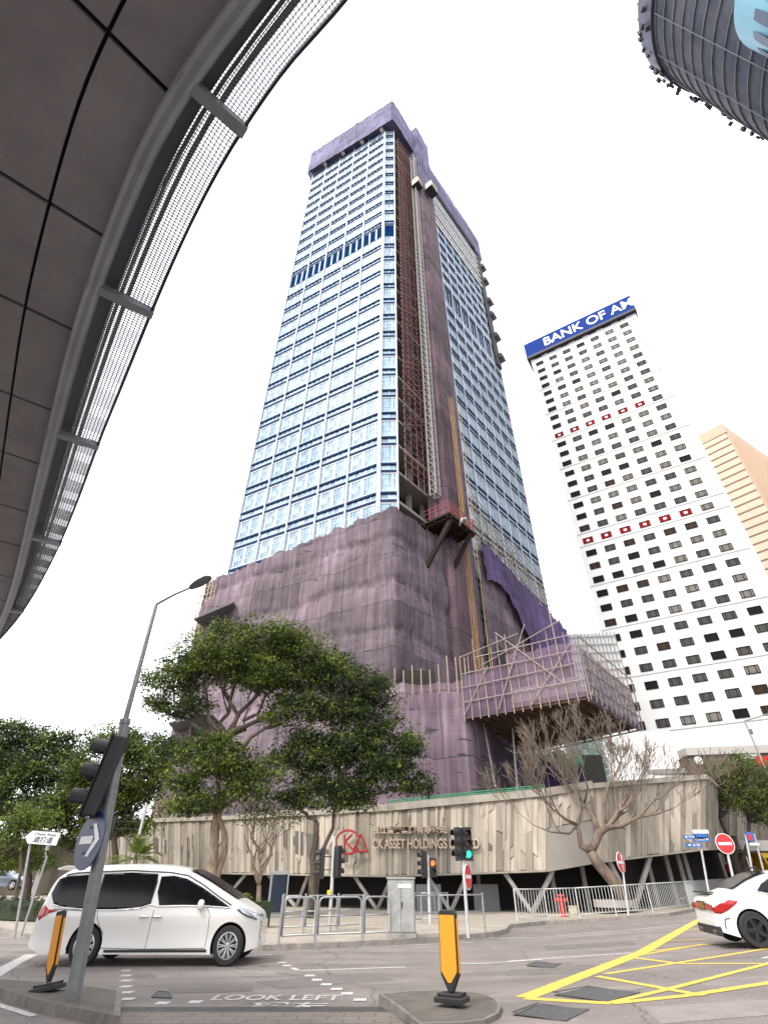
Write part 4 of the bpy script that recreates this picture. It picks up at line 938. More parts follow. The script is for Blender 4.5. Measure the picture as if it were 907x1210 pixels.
def facade(A, B, n, nb, style, f0, f1, ends=True):
    d = (B-A); Lf = d.length; d.normalize(); pw = .24
    def br(m, x0,x1,za,zb,o0,o1):
        p = A+d*x0; q = A+d*x1
        m.hexa([(p.x+n.x*o0,p.y+n.y*o0,za),(q.x+n.x*o0,q.y+n.y*o0,za),(q.x+n.x*o1,q.y+n.y*o1,za),(p.x+n.x*o1,p.y+n.y*o1,za)],
               [(p.x+n.x*o0,p.y+n.y*o0,zb),(q.x+n.x*o0,q.y+n.y*o0,zb),(q.x+n.x*o1,q.y+n.y*o1,zb),(p.x+n.x*o1,p.y+n.y*o1,zb)])
    for f in range(f0, f1):
        if f == 14:
            for k in range(nb):
                x0 = Lf*k/nb+pw/2; x1 = Lf*(k+1)/nb-pw/2; bay_window(A+d*x0, A+d*x1, n, Z0+PITCH*f+.2, Z0+PITCH*(f+1)-.25, 'mech', style)
            continue
        z = Z0+PITCH*f; sl_ = MB()
        br(sl_,0,Lf,z-.0,z+.3,-.02,.24); br(sl_,0,Lf,z+SPN-.3,z+SPN+.0,-.02,.26); sl_.build('slot_line', slot, tw, world=True)
        br(tr,0,Lf,z+.3,z+.52,-.02,.12); br(tr,0,Lf,z+SPN,z+SPN+.2,-.02,.14); br(tr,0,Lf,z-.2,z-.0,-.02,.1)
        for k in range(nb):
            x0 = Lf*k/nb+pw/2; x1 = Lf*(k+1)/nb-pw/2
            kk = 5 if style != 'cham' else 2
            for i in range(kk):
                xa = x0+(x1-x0)*i/kk; xb = x0+(x1-x0)*(i+1)/kk; p = A+d*(xa+.08)+n*.05; q = A+d*(xb-.08)+n*.05
                spg.quad((p.x,p.y,z+.52),(q.x,q.y,z+.52),(q.x,q.y,z+SPN-.4),(p.x,p.y,z+SPN-.4)); br(tr,xa-.07,xa+.07,z+.52,z+SPN-.4,0,.1)
            bay_window(A+d*x0, A+d*x1, n, z+SPN+.2, z+PITCH-.2, 'w', style)
    for k in range(nb+1):
        x = Lf*k/nb; br(pil, x-pw/2, x+pw/2, Z0+PITCH*f0, Z0+PITCH*f1, -.02, .29)
facade(Lp, ch0, nl, 5, 'wide', -3, 27)
nch = (nl+nr).normalized(); dch = (ch1-ch0).normalized(); nch = Vector((dch.y,-dch.x,0))
facade(ch0+dch*.15, ch1-dch*.1, nch, 1, 'cham', -3, 26)
RS = C+ur*15.2
facade(RS, Rp, nr, 8, 'mid', -4, 25)
tr.build('trim', mull, tw, world=True); spg.build('spandrel_glass', gla, tw, world=True); pil.build('pilaster', mull, tw, world=True)
wins.sort(key=lambda w_: (w_[2]-Vector((0,0,EZ))).length)
for b, kind, c in wins[:100]: b.build('window', [glm if kind == 'mech' else gla, mull], tw, world=True)
rest = MB(); restm = MB()
for b, kind, c in wins[100:]:
    t = restm if kind == 'mech' else rest; o = len(t.v); t.v += b.v; t.f += [tuple(i+o for i in f) for f in b.f]; t.m += b.m
tag(rest.build('windows_above', [gla, mull], tw, world=True), kind='stuff'); tag(restm.build('mechanical_floor_windows', [glm, mull], tw, world=True), kind='stuff')
# netting material
def netmat(name, c1, c2):
    if name in MATS: return MATS[name]
    m = mat(name, c1, .85, col2=c2, scale=.28, stretch=(1,1,.3), trans=.2, detail=10)
    nt = m.node_tree; N = nt.nodes; L = nt.links; b = N['Principled BSDF']; src = b.inputs['Base Color'].links[0].from_socket
    tl = [q for q in N if q.type == 'BSDF_TRANSLUCENT'][0]
    tc = N.new('ShaderNodeTexCoord')
    def nz(sc, st, lo, hi, a, c, det=5):
        mp = N.new('ShaderNodeMapping'); mp.inputs['Scale'].default_value = st; L.new(tc.outputs['Object'], mp.inputs['Vector'])
        t = N.new('ShaderNodeTexNoise'); t.inputs['Scale'].default_value = sc; t.inputs['Detail'].default_value = det; L.new(mp.outputs[0], t.inputs['Vector'])
        r = N.new('ShaderNodeMapRange'); r.inputs['From Min'].default_value = lo; r.inputs['From Max'].default_value = hi; r.inputs['To Min'].default_value = a; r.inputs['To Max'].default_value = c
        L.new(t.outputs['Fac'], r.inputs['Value']); return r.outputs[0], t.outputs['Fac']
    streak, _ = nz(2.2,(1,1,.06),.35,.65,.72,1.25); patch_, _ = nz(.10,(1,1,1.6),.4,.6,.8,1.2,3); slit, _ = nz(.9,(.45,.45,2.4),.64,.69,1,.4,6)
    _, cr1 = nz(.9,(1,1,.45),0,1,0,1,7)
    out = src
    un = N.new('ShaderNodeUVMap'); un.uv_map = 'cloth'
    nw = N.new('ShaderNodeTexNoise'); nw.inputs['Scale'].default_value = .35; nw.inputs['Detail'].default_value = 6; L.new(un.outputs[0], nw.inputs['Vector'])
    ma = N.new('ShaderNodeVectorMath'); ma.operation = 'MULTIPLY_ADD'; L.new(nw.outputs['Color'], ma.inputs[0]); ma.inputs[1].default_value = (.5,1.5,0); L.new(un.outputs[0], ma.inputs[2])
    br = N.new('ShaderNodeTexBrick'); br.inputs['Scale'].default_value = 1; br.inputs['Brick Width'].default_value = 6.2; br.inputs['Row Height'].default_value = 5.2; br.inputs['Mortar Size'].default_value = .07
    br.inputs['Mortar Smooth'].default_value = .6; br.inputs['Color1'].default_value = (1.4,1.36,1.4,1); br.inputs['Color2'].default_value = (.78,.78,.78,1); br.inputs['Mortar'].default_value = (.5,.5,.5,1)
    L.new(ma.outputs[0], br.inputs['Vector'])
    sx = N.new('ShaderNodeSeparateXYZ'); L.new(un.outputs[0], sx.inputs[0])
    def lines(sock, per, wd, gain):
        a = N.new('ShaderNodeMath'); a.operation = 'DIVIDE'; L.new(sock, a.inputs[0]); a.inputs[1].default_value = per
        f = N.new('ShaderNodeMath'); f.operation = 'FRACT'; L.new(a.outputs[0], f.inputs[0])
        c = N.new('ShaderNodeMath'); c.operation = 'LESS_THAN'; L.new(f.outputs[0], c.inputs[0]); c.inputs[1].default_value = wd
        r = N.new('ShaderNodeMapRange'); L.new(c.outputs[0], r.inputs['Value']); r.inputs['To Min'].default_value = 1; r.inputs['To Max'].default_value = gain; return r.outputs[0]
    for k in (streak, patch_, slit, br.outputs['Color'], lines(sx.outputs[0], 1.55, .07, 1.22), lines(sx.outputs[1], 1.9, .05, 1.15)):
        hv = N.new('ShaderNodeHueSaturation'); L.new(out, hv.inputs['Color']); L.new(k, hv.inputs['Value']); out = hv.outputs[0]
    L.new(out, b.inputs['Base Color']); L.new(out, tl.inputs['Color'])
    bp = N.new('ShaderNodeBump'); bp.inputs['Strength'].default_value = .8; bp.inputs['Distance'].default_value = .16; L.new(cr1, bp.inputs['Height'])
    L.new(bp.outputs[0], b.inputs['Normal']); L.new(bp.outputs[0], tl.inputs['Normal'])
    return m
net = netmat('purple-brown netting', (.185,.14,.168), (.105,.08,.098)); net_l = netmat('pale purple netting', (.20,.145,.185), (.125,.09,.115)); net_p = netmat('vivid purple cloth', (.13,.085,.22), (.08,.05,.14))
net_t = netmat('crown purple netting', (.15,.138,.24), (.095,.085,.16)); net_c = netmat('column netting', (.165,.105,.125), (.105,.07,.09))
def netting(pts, zb, zt, m, name='netting', step=.3, amp=.35, band=5.5, root=tw, hang=0, fold=1, seed=0, jag=.3):
    """cloth hung along a plan polyline, tied back at every band"""
    P = [Vector(p) for p in pts]; cum = [0]
    for a,c in zip(P[:-1],P[1:]): cum.append(cum[-1]+(c-a).length)
    n = max(2,int(cum[-1]/step)); zbf = zb if callable(zb) else (lambda t: zb); ztf = zt if callable(zt) else (lambda t: zt)
    hmax = max(ztf(0)-zbf(0), ztf(1)-zbf(1)); k = max(2,int(hmax/step)); V = []
    for i in range(n+1):
        s_ = cum[-1]*i/n; j = 0
        while j < len(P)-2 and cum[j+1] < s_: j += 1
        t = (s_-cum[j])/(cum[j+1]-cum[j]); q = P[j].lerp(P[j+1],t); q.z = 0; d = (P[j+1]-P[j]).normalized(); nn = Vector((d.y,-d.x,0))
        T = i/n; z1 = ztf(T)+jag*noise.noise(Vector((s_*.6,seed,0)))+jag*.6*noise.noise(Vector((s_*2.3,seed,5))); z0 = zbf(T)
        for r_ in range(k+1):
            z = z0+(z1-z0)*r_/k; zw = z+.9*noise.noise(Vector((s_*.12,seed+3,z*.02)))
            ph = (zw/band)%1; sag = (4*ph*(1-ph))**.6
            drape = abs(noise.noise(Vector((s_*.55,z*.16+seed,1))))*1.2
            rg_ = 1-abs(noise.noise(Vector((s_*.35+z*.22,z*.5-s_*.12,seed+7))))*3.2; drape += max(0,rg_)*.3*fold
            rg_ = 1-abs(noise.noise(Vector((s_*.9-z*.3,z*.9,seed+17))))*3; drape += max(0,rg_)*.15*fold
            wr = max(0, 1-abs(noise.noise(Vector((s_*.22,z*1.5+1.2*noise.noise(Vector((s_*.3,0,seed))),seed+30))))*7)*max(0,.5-abs(ph-.93 if ph > .4 else ph+.07)*3)
            o = amp*(sag*.22*(1-ph*.6)+drape*sag*.5)+amp*.12*(abs(sin(s_*2.1))<.12)-amp*.9*wr+.1*amp*noise.noise(Vector((s_*1.7,z*1.1,seed)))
            if ph < .1 or ph > .95: o -= amp*.8*abs(noise.noise(Vector((s_*1.6,9,seed))))
            V.append(q+nn*o+Vector((0,0,z-.25*sag*0)))
    m_ = k+1; Fs = [(i*m_+j,(i+1)*m_+j,(i+1)*m_+j+1,i*m_+j+1) for i in range(n) for j in range(k)]
    b = MB(); b.add(V, Fs); o = b.build(name, m, root, world=True, smooth=True)
    uv = o.data.uv_layers.new(name='cloth'); vi = np.empty(len(o.data.loops), int); o.data.loops.foreach_get('vertex_index', vi)
    U = np.array([(cum[-1]*(q//m_)/n+seed*7.3, V[q].z) for q in range(len(V))]); uv.data.foreach_set('uv', U[vi].ravel()); return o
n0 = Vector((.3,47.9,0)); nL = C+(Lp-C)+nl*1.8-ul*1.6
nR1 = C+ur*11+nr*1.9
netting([nL, n0, nR1], 3, lambda t: 34.5+2.6*min(1,t/.7), net, seed=2, amp=.5, jag=.7)
nb_ = nL+Vector((2.5,9,0)); netting([nb_, nL], 3, 34.4, net, seed=3)
# netted hoist column
def rs_(s_): return C+ur*s_
colr = thing('hoist_shaft', 'netted brown-purple hoist shaft climbing the corner recess of the tower', 'hoist shaft', (7,60,0))
cw0, cw1 = rs_(8.4)+nr*2.6, rs_(14.9)+nr*2.2
cb0, cb1 = rs_(8.2)-nr*.3, rs_(15.4)-nr*.3
netting([cb0, cw0, cw1, cb1], 2, 150, net_c, seed=5, amp=.22, band=4.9, root=colr, name='shaft_netting', step=.6, jag=0)
netting([cb0, cw0, cw1, cb1], 150, 184, net_t, seed=6, amp=.2, band=4.9, root=colr, name='shaft_netting', step=.6, jag=.8)
mast_y = mat('yellow-brown mast steel', (.45,.25,.07), .5, var=.3)
def mast(root, base, z0, z1, s_, m, name='mast', pitch=1.5, r=.05, d=ul):
    b = MB(); q = [base+d*s_/2*i+nr*s_/2*j for i,j in ((-1,-1),(1,-1),(1,1),(-1,1))]
    for p in q: b.bar((p.x,p.y,z0),(p.x,p.y,z1),r*2)
    z = z0; 
    while z < z1-pitch:
        for i in range(4):
            a, c = q[i], q[(i+1)%4]; b.bar((a.x,a.y,z),(c.x,c.y,z),r*1.2)
            if i in (2,3,1): b.bar((a.x,a.y,z),(c.x,c.y,z+pitch),r)
        z += pitch
    return b.build(name, m, root, world=True)
mast(colr, rs_(11.2)+nr*3.3, 14, 66, .45, mast_y, 'mast_rail', 4.0, .03, ur)
pb = rs_(13.4)+nr*3.6; b = MB(); b.bar((pb.x,pb.y,14),(pb.x,pb.y,66),.11); b.build('mast_rail', mast_y, colr, world=True)
# recess: slabs, ladder mast, red-brown scaffold
rec = thing('corner_hoist', 'open hoist mast and reddish scaffold in the dark corner recess', 'hoist', (3.5,56,30))
sb = MB()
for f in range(-1,26):
    z = Z0+PITCH*f; a, c = rs_(1.5)-nr*.1, rs_(10)-nr*.1; sb = MB()
    sb.hexa([a-nr*3+Vector((0,0,z)),c-nr*3+Vector((0,0,z)),c+Vector((0,0,z)),a+Vector((0,0,z))],[a-nr*3+Vector((0,0,z+.45)),c-nr*3+Vector((0,0,z+.45)),c+Vector((0,0,z+.45)),a+Vector((0,0,z+.45))]); sb.build('floor_slab', mat('raw concrete',(.3,.28,.26),.9,var=.2), tw, world=True)
cc = MB()
for s_ in (2.4,6.0,9.2):
    q = rs_(s_)-nr*2; cc.box((q.x,q.y,100),(.6,.6,136),atan2(ur.y,ur.x))
cc.build('column', mat('raw concrete',(.3,.28,.26),.9), tw, world=True)
mast(rec, rs_(7.2)+nr*1.6, 44, 160, 1.0, mat('mast grey',(.34,.33,.32),.6,var=.3), 'mast', 1.6, .09, ur)
rb = mat('reddish scaffold', (.20,.10,.09), .8, island=.4)
sc_ = MB(); rnd = random.Random(5)
for s_ in (2.0,3.4,4.8,6.2): q = rs_(s_)+nr*.6; sc_.bar((q.x,q.y,44),(q.x,q.y,163),.12)
z = 46
while z < 163:
    a, c = rs_(1.6)+nr*.7, rs_(6.8)+nr*.7; sc_.bar(a+Vector((0,0,z)),c+Vector((0,0,z)),.12); 
    if rnd.random() < .6: sc_.bar(a+Vector((0,0,z)),c+Vector((0,0,z+4)),.1)
    z += 1.3
sc_.build('scaffold_lattice', rb, rec, world=True)
netting([rs_(2.2)+nr*.4, rs_(4.8)+nr*.4], 66, 150, mat('recess netting',(.12,.065,.07),.9,alpha=.75), seed=9, amp=.1, root=rec, name='recess_netting', step=.8)
for s_,zz,w_ in ((7.0,140,1.8),(11.2,143,2.6)):
    q = rs_(s_)+nr*(2.4 if s_ < 9 else 3.9); cg = thing('hoist_cage', 'cream hoist cage on the corner mast' if s_ < 9 else 'cream and brown hoist cage hanging in front of the netted shaft near the crown', 'hoist cage', (q.x,q.y,zz), 0, 'hoist cages on the tower corner')
    cg.rotation_euler = (0,0,atan2(ur.y,ur.x)); b = MB(); b.box((0,0,1.6),(w_,1.8,3)); b.build('cage', mat('cream panel',(.55,.5,.42),.6), cg, bevel=.05)
    b = MB(); b.box((0,0,-.1),(w_+.3,2.1,.3)); b.build('floor', black, cg); b = MB(); b.box((0,-.95,1.3),(w_*.6,.05,1.6)); b.build('door', mat('brown mesh',(.15,.08,.05),.7), cg)
# black bracketed platform with red rail
q = rs_(7.5)+nr*2.8; zp = at(520,628,q.y).z
pf_ = thing('loading_platform', 'black bracketed loading platform with red railing at the corner recess', 'platform', (q.x,q.y,zp), atan2(ur.y,ur.x))
iron = mat('rusty dark iron', (.02,.017,.017), .8, col2=(.045,.027,.022), scale=2, spec=.1)
b = MB(); b.box((0,-.3,.12),(6.2,4.4,.24))
for x in (-2.6,-.9,.9,2.6): b.box((x,-.3,-.15),(.22,4.4,.35))
for y in (-2.1,-.2,1.4): b.box((0,y,-.15),(6.0,.2,.3))
b.build('deck', iron, pf_)
for x in (-2.2,2.2): b = MB(); b.bar((x,-2.2,-.1),(x-1.0,1.4,-6.5),.5,.5); b.build('brace', iron, pf_)
rl = mat('red rail paint',(.3,.05,.06),.7)
b = MB()
for z in (.7,1.4,2.0): b.tube([(-3,1.4,z),(-3,-2.4,z),(3,-2.4,z),(3,1.4,z)],.05,5)
for x in range(-6,7): b.bar((x*.5,-2.4,.2),(x*.5,-2.4,2.2),.06)
for y in (-1.5,-.5,.5): b.bar((-3,y,.2),(-3,y,2.2),.06); b.bar((3,y,.2),(3,y,2.2),.06)
b.build('railing', rl, pf_)
b = MB(); b.tube([(-.6,-2.2,-.3),(-.5,-2.7,.5),(.2,-2.8,.9),(.8,-2.6,.6)],.16,8); b.build('cable_drum', white_pole, pf_)
# crown: projecting netted parapet
cr0 = Lp+nl*1.6-ul*1.2; cr1 = C+(nl+nr)*1.3; 
netting([Lp+Vector((3,9,0))-ul*1.5, cr0, cr1, rs_(8.2)+nr*1.2], lambda t: ZT-.8+3.2*max(0,1-max(0,t-.15)/.5), lambda t: 184.5-3*t, net_t, seed=11, amp=.3, band=9, name='crown_netting', step=.8, jag=.8)
b = MB(); b.prism([Lp+nl*1.5-ul*1.1+Vector((0,0,ZT+.2)), cr1+Vector((0,0,ZT+.2)), rs_(9)+nr*1.1+Vector((0,0,ZT+.2)), rs_(9)-nr*2+Vector((0,0,ZT+.2)), Lp-nl*2+Vector((0,0,ZT+.2))],(0,0,.5)); b.v = [(x,y,z+(3.4 if i%5 in (0,4) else 0)) for i,(x,y,z) in enumerate(b.v)]; b.build('crown_soffit', mat('crown soffit',(.1,.1,.17),.8), tw, world=True)
b = MB()
for t in (.18,.42,.66,.9):
    q = Lp.lerp(C,t)+nl*.8; b.box((q.x,q.y,ZT+3.2*(1-t)),(.9,.9,2.4),atan2(ul.y,ul.x))
b.build('crown_bracket', mat('pale bracket',(.5,.47,.42),.7), tw, world=True)
b = MB()
for t in range(30):
    q = cr0.lerp(cr1,t/29); b.bar((q.x,q.y,180),(q.x,q.y,186.6),.12)
for z in (185,186.3): b.bar(cr0+Vector((0,0,z)),cr1+Vector((0,0,z)),.1)
b.build('crown_railing', steel, tw, world=True)
# right-hand crown and dark notched corner
netting([rs_(16)+nr*1.2, Rp+nr*1.2+ur*.5, Rp+nr*1.2+ur*.5+Vector((-3,6,0))], lambda t: 162.5, lambda t: 175, net_t, seed=12, amp=.3, band=7, name='crown_netting', step=.8, jag=.7)
b = MB(); 
for (x0,x1,za,zb) in ((18,38,146,162),):
    a, c = rs_(16.5)+nr*.45, Rp+nr*.45
    for k in range(7):
        z = 143+k*2.8; b.hexa([a+Vector((0,0,z)),c+Vector((0,0,z)),c+nr*.1+Vector((0,0,z)),a+nr*.1+Vector((0,0,z))],[a+Vector((0,0,z+1.1)),c+Vector((0,0,z+1.1)),c+nr*.1+Vector((0,0,z+1.1)),a+nr*.1+Vector((0,0,z+1.1))])
b.build('upper_louvre', mat('bare aluminium',(.5,.48,.44),.5), tw, world=True)
nd = Rp-ur*2.2+nr*.6; b = MB()
b.prism([nd, Rp+nr*.6+ur*.3, Rp-nr*2+ur*.3, nd-nr*2],(0,0,1)); b.v = [(x,y,z*0+ (108 if i < 4 else 162)) for i,(x,y,z) in enumerate(b.v)]; b.build('open_corner', mat('open corner dark',(.06,.05,.05),.8,var=.4,scale=.3), tw, world=True)
for z in (112,121,131,138,149,157):
    b = MB(); q = Rp+nr*.5+ur*.4; b.box((q.x,q.y,z),(2.2,2.2,.5),.88); b.box((q.x,q.y,z+1.0),(1.9,1.9,1.3),.88); b.build('corner_gondola', mat('gondola grey',(.10,.10,.14),.7,var=.3), tw, world=True)
# right skirt: dark netting, purple cloth and golden bamboo lattice
k0 = rs_(16.5)+nr*1.9; k1 = Rp+nr*1.9-ur*.8
netting([k0, k1], 10, lambda t: 40-4.5*t, net, seed=21, amp=.55)
def clothtop(t): return 41.5-5.5*t
netting([k0+nr*.8, k1+nr*.8], lambda t: 34.5-8.5*t+2.2*sin(t*9), clothtop, net_p, seed=22, amp=.8, band=14, fold=.5, name='purple_cloth', jag=1.6)
bl = MB(); rnd = random.Random(8)
k1 = Rp+nr*1.9-ur*3.4; Lk = (k1-k0).length
for i in range(int(Lk/.9)):
    q = k0.lerp(k1,(i+.5)/int(Lk/.9))+nr*.1; t = (i+.5)/int(Lk/.9); bl.bar((q.x,q.y,37),(q.x,q.y,48.5-6.5*t+rnd.uniform(-.6,.8)),.09)
for j in range(13):
    z = 37+j*1.05; bl.bar(k0+nr*.15+Vector((0,0,z+.6)),k1+nr*.15+Vector((0,0,z-5)),.08)
for j in range(5):
    a = k0.lerp(k1,j/5); c = k0.lerp(k1,j/5+.15); bl.bar(a+Vector((0,0,38)),c+Vector((0,0,47)),.08)
bs2 = thing('bamboo_scaffold', 'golden bamboo lattice above the purple cloth on the right side of the tower', 'scaffold', (k0.x,k0.y,36)); bl.build('lattice', bamboo, bs2, world=True)
# dark opening in right skirt
b = MB(); q = rs_(17.6)+nr*2.75; q2 = rs_(26)+nr*2.75; b.quad((q.x,q.y,19),(q2.x,q2.y,17),(q2.x,q2.y,23),(q.x,q.y,26)); b.f = b.f; b.prism([(q.x,q.y,17),(q2.x,q2.y,16),(q2.x,q2.y,20.5),(q.x,q.y,25)], nr*.06); b.build('opening', mat('opening dark',(.02,.02,.018),.9), tw, world=True)
# catch platforms at left
cp = mat('catch platform grey', (.14,.15,.15), .8, var=.3)
def catch(px, Y0_, Y1_, label):
    P = [at(u,v,Y) for u,v,Y in px]; c = sum(P,Vector())/len(P); r = thing('catch_platform', label, 'scaffold platform', c, 0, 'catch platforms on the netting')
    b = MB(); b.prism(P, (0,0,.18)); b.build('board', cp, r, world=True)
    for t in (.25,.55,.8):
        a = P[0].lerp(P[1],t); b = MB(); b.tube([a+Vector((.8,1.5,0)),a+Vector((.9,1.8,-5))],.07,6); b.build('strut', bamboo, r, world=True)
catch([(229,732,57),(276,712,57),(283,728,61),(240,742,62)],0,0,'grey catch platform jutting from the netting at the upper left')
catch([(199,855,57),(250,845,55),(262,858,60),(208,866,62)],0,0,'grey catch platform jutting from the netting behind the tree crown')
b = MB(); rnd = random.Random(2); q0 = nL+Vector((-.6,0,0)); q1 = nL+Vector((1.6,-1,0))
for i in range(5): q = q0.lerp(q1,i/4); b.bar((q.x,q.y,27),(q.x,q.y,35.5),.1)
for j in range(8): b.bar(q0+Vector((0,0,27+j*1.1)),q1+Vector((0,0,27.2+j*1.1)),.09)
for j in range(3): b.bar(q0+Vector((0,0,27+j*2.5)),q1+Vector((0,0,30+j*2.5)),.08)
o = b.build('scaffold_lattice', bamboo, None); tag(o,'small open bamboo lattice at the upper left corner of the purple netting','scaffold')
# ------------------------------------------------------------------ podium canopy deck with scaffold
A_ = at(548,846,44.5); HZ = A_.z; 
def atz(u,v,z):
    a = ray(u,v); t = (z-EZ)/a[2]; return Vector((a[0]*t,a[1]*t,z))
cA, cB, cC, cD = atz(548,846,HZ), atz(692,822,HZ), atz(754,860,HZ), atz(628,888,HZ)
print('canopy', cA, cB, cC, cD)
dk_ = thing('scaffold_deck', 'brown boarded scaffold deck jutting out from the tower foot', 'scaffold deck', cA)
b = MB(); b.prism([cA,cB,cC,cD],(0,0,.35)); b.build('deck_boards', mat('brown deck boards',(.17,.10,.055),.85,col2=(.08,.045,.028),scale=.7,bump=.4,bscale=4), dk_, world=True)
b = MB()
for k in range(14):
    t = k/13; b.bar(cA.lerp(cB,t)-Vector((0,0,.1)),cD.lerp(cC,t)-Vector((0,0,.1)),.12)
for k in range(6):
    t = k/5; b.bar(cA.lerp(cD,t)-Vector((0,0,.22)),cB.lerp(cC,t)-Vector((0,0,.22)),.1)
b.build('joists', mat('joist brown',(.1,.06,.035),.9), dk_, world=True)
ztop = at(690,762,cB.y).z
def veil(pts, z0, z1, al, name, seed): 
    return netting(pts, z0, z1, al, seed=seed, amp=.15, band=6, root=dk_, name=name, jag=.3)
nv = mat('thin purple netting', (.20,.145,.215), .9, col2=(.13,.09,.14), scale=.5, alpha=.72, trans=.3)
oo = Vector((0,-.15,0))
veil([cA.lerp(cB,.0)+oo,cA.lerp(cB,.42)+oo], HZ-.3, HZ+3.4, nv, 'edge_netting', 31)
nv2 = mat('sparse purple netting', (.2,.14,.2), .9, alpha=.5)
veil([cA.lerp(cB,.42)+oo,cB+oo], HZ-.1, HZ+4.2, nv2, 'edge_netting', 32)
veil([cB+oo,cC+Vector((.15,0,0))], HZ-.4, lambda t: HZ+4.0-.6*t, nv, 'edge_netting', 33)
pk = mat('pale crumpled sheet', (.4,.35,.37), .8, var=.3)
veil([cA.lerp(cB,.45)-oo*3,cB-oo*3], HZ+.1, HZ+1.6, pk, 'dust_sheet', 34)
rnd = random.Random(12); bam2 = mat('weathered bamboo', (.36,.29,.27), .8, var=.4, scale=3)
for k in range(15):
    t = k/14; q = cA.lerp(cB,t)+Vector((0,-.3,0)); h = rnd.uniform(4.6,7.2) if 1 < k < 13 else 5
    b = MB(); b.tube([q+Vector((0,0,-.5)), q+Vector((rnd.uniform(-.15,.15),0,h))],[.045,.035],6); b.build('bamboo_pole', bam2 if k%3 else bamboo, dk_, world=True)
for k in range(12):
    t = k/11; q = cB.lerp(cC,t)+Vector((.3,-.1,0)); b = MB(); b.tube([q+Vector((0,0,-.3)), q+Vector((rnd.uniform(-.2,.2),0,4.4+rnd.uniform(-.4,.6)))],[.06,.045],6); b.build('bamboo_pole', bam2, dk_, world=True)
for (t0,z0,t1,z1) in [(0,1,1,1.1),(0,2.2,1,2.4),(.0,3.4,1,3.4),(.15,4.6,.95,4.7),(.0,4.9,.55,5.8),(.3,0,.62,6.5),(.35,6.4,.85,1.0),(.55,-.3,.95,4.0),(.0,0,.25,3.6),(.2,3.8,.95,6.2)]:
    b = MB(); b.tube([cA.lerp(cB,t0)+Vector((0,-.4,z0)),cA.lerp(cB,t1)+Vector((0,-.42,z1))],.042,6); b.build('bamboo_pole', bam2, dk_, world=True)
for (t0,z0,t1,z1) in [(0,.8,1,.8),(0,2,1,1.9),(0,3.2,1,3),(0,4.6,1.06,4.3),(.0,0,.3,4.2),(.6,.2,.9,3.6)]:
    b = MB(); b.tube([cB.lerp(cC,t0)+Vector((.35,-.2,z0)),cB.lerp(cC,t1)+Vector((.35,-.2,z1))],.05,6); b.build('bamboo_pole', bam2, dk_, world=True)
for (t0, off, x) in [((605,860),(611,935),0),((640,850),(655,905),0),((570,850),(585,930),0),((697,828),(707,852),0)]:
    a = at(*t0, cA.y+2.5); c = at(*off, cA.y+2.2); b = MB(); b.tube([a,c],.08,6); b.build('prop', white_pole, dk_, world=True)
# lower front netted body
lf0 = at(470,815,46.2); zt_ = lf0.z; lf = [Vector((-1.2,48.6,0)), Vector((.4,45.6,0)), Vector((cA.x+.4,cA.y+.3,0)), Vector((cA.x+2.4,cA.y+3.4,0))]
pd = thing('podium_scaffold', 'pale purple netted podium scaffold in front of the tower foot', 'scaffold', (2,47,0))
netting([lf[0],lf[1],lf[2],lf[3],Vector((cD.x-3,cD.y+2,0))], 2, lambda t: zt_+.2, net_l, seed=41, amp=.3, band=6.5, root=pd, name='netting', step=.4)
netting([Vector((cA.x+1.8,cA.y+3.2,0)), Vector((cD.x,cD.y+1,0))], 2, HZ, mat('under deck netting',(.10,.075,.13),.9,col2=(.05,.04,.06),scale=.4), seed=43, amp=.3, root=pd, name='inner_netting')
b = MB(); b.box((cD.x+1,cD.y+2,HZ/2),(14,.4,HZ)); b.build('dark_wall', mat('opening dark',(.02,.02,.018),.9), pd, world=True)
rnd = random.Random(4)
for k in range(9):
    q = lf[1].lerp(lf[2],k/8)+Vector((0,-.5,0)); b = MB(); b.tube([q+Vector((0,0,zt_-.8)),q+Vector((0,0,zt_+rnd.uniform(1.2,2.6)))],.05,6); b.build('bamboo_pole', bamboo, pd, world=True)
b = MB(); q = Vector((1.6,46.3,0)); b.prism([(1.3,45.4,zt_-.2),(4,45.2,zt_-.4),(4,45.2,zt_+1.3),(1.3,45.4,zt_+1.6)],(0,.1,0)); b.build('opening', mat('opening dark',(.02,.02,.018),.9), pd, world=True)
# ------------------------------------------------------------------ white bank tower
bkr = .436
BL = Vector((.437*110,110,0)); BR = Vector((.835*92,92,0)); bd = (BR-BL).normalized(); bn = Vector((bd.y,-bd.x,0))
if bn.y > 0: bn = -bn
zTop = EZ+1.322*110
wt = mat('white tile cladding', (.82,.82,.81), .7, var=.06, scale=.2)
bk = thing('bank_tower', 'white high-rise with rows of small windows and a blue roof sign', 'office tower', BL)
BWd = (BR-BL).length
b = MB(); bb = [BL,BR,BR-bn*26,BL-bn*26]; b.prism(bb,(0,0,zTop)); b.build('wall', wt, bk, world=True)
fr = mat('window frame dark', (.02,.02,.02), .6, spec=.05); gws = [mat('window dark',(.012,.012,.014),.5,spec=.05),mat('window grey curtain',(.10,.10,.10),.5,spec=.05,var=.4,scale=.5),mat('window pale curtain',(.24,.23,.21),.5,spec=.05,var=.3,scale=.6),mat('window brown curtain',(.06,.04,.03),.5,spec=.05,var=.3,scale=.6)]
rw_ = mat('red panel',(.42,.008,.02),.7,spec=.02)
WL = []; rnd = random.Random(21)
z0c = EZ+1.326*(BL.y-1); rowh = .0339*110*.98
cols = [.075+.1335*i for i in range(7)]
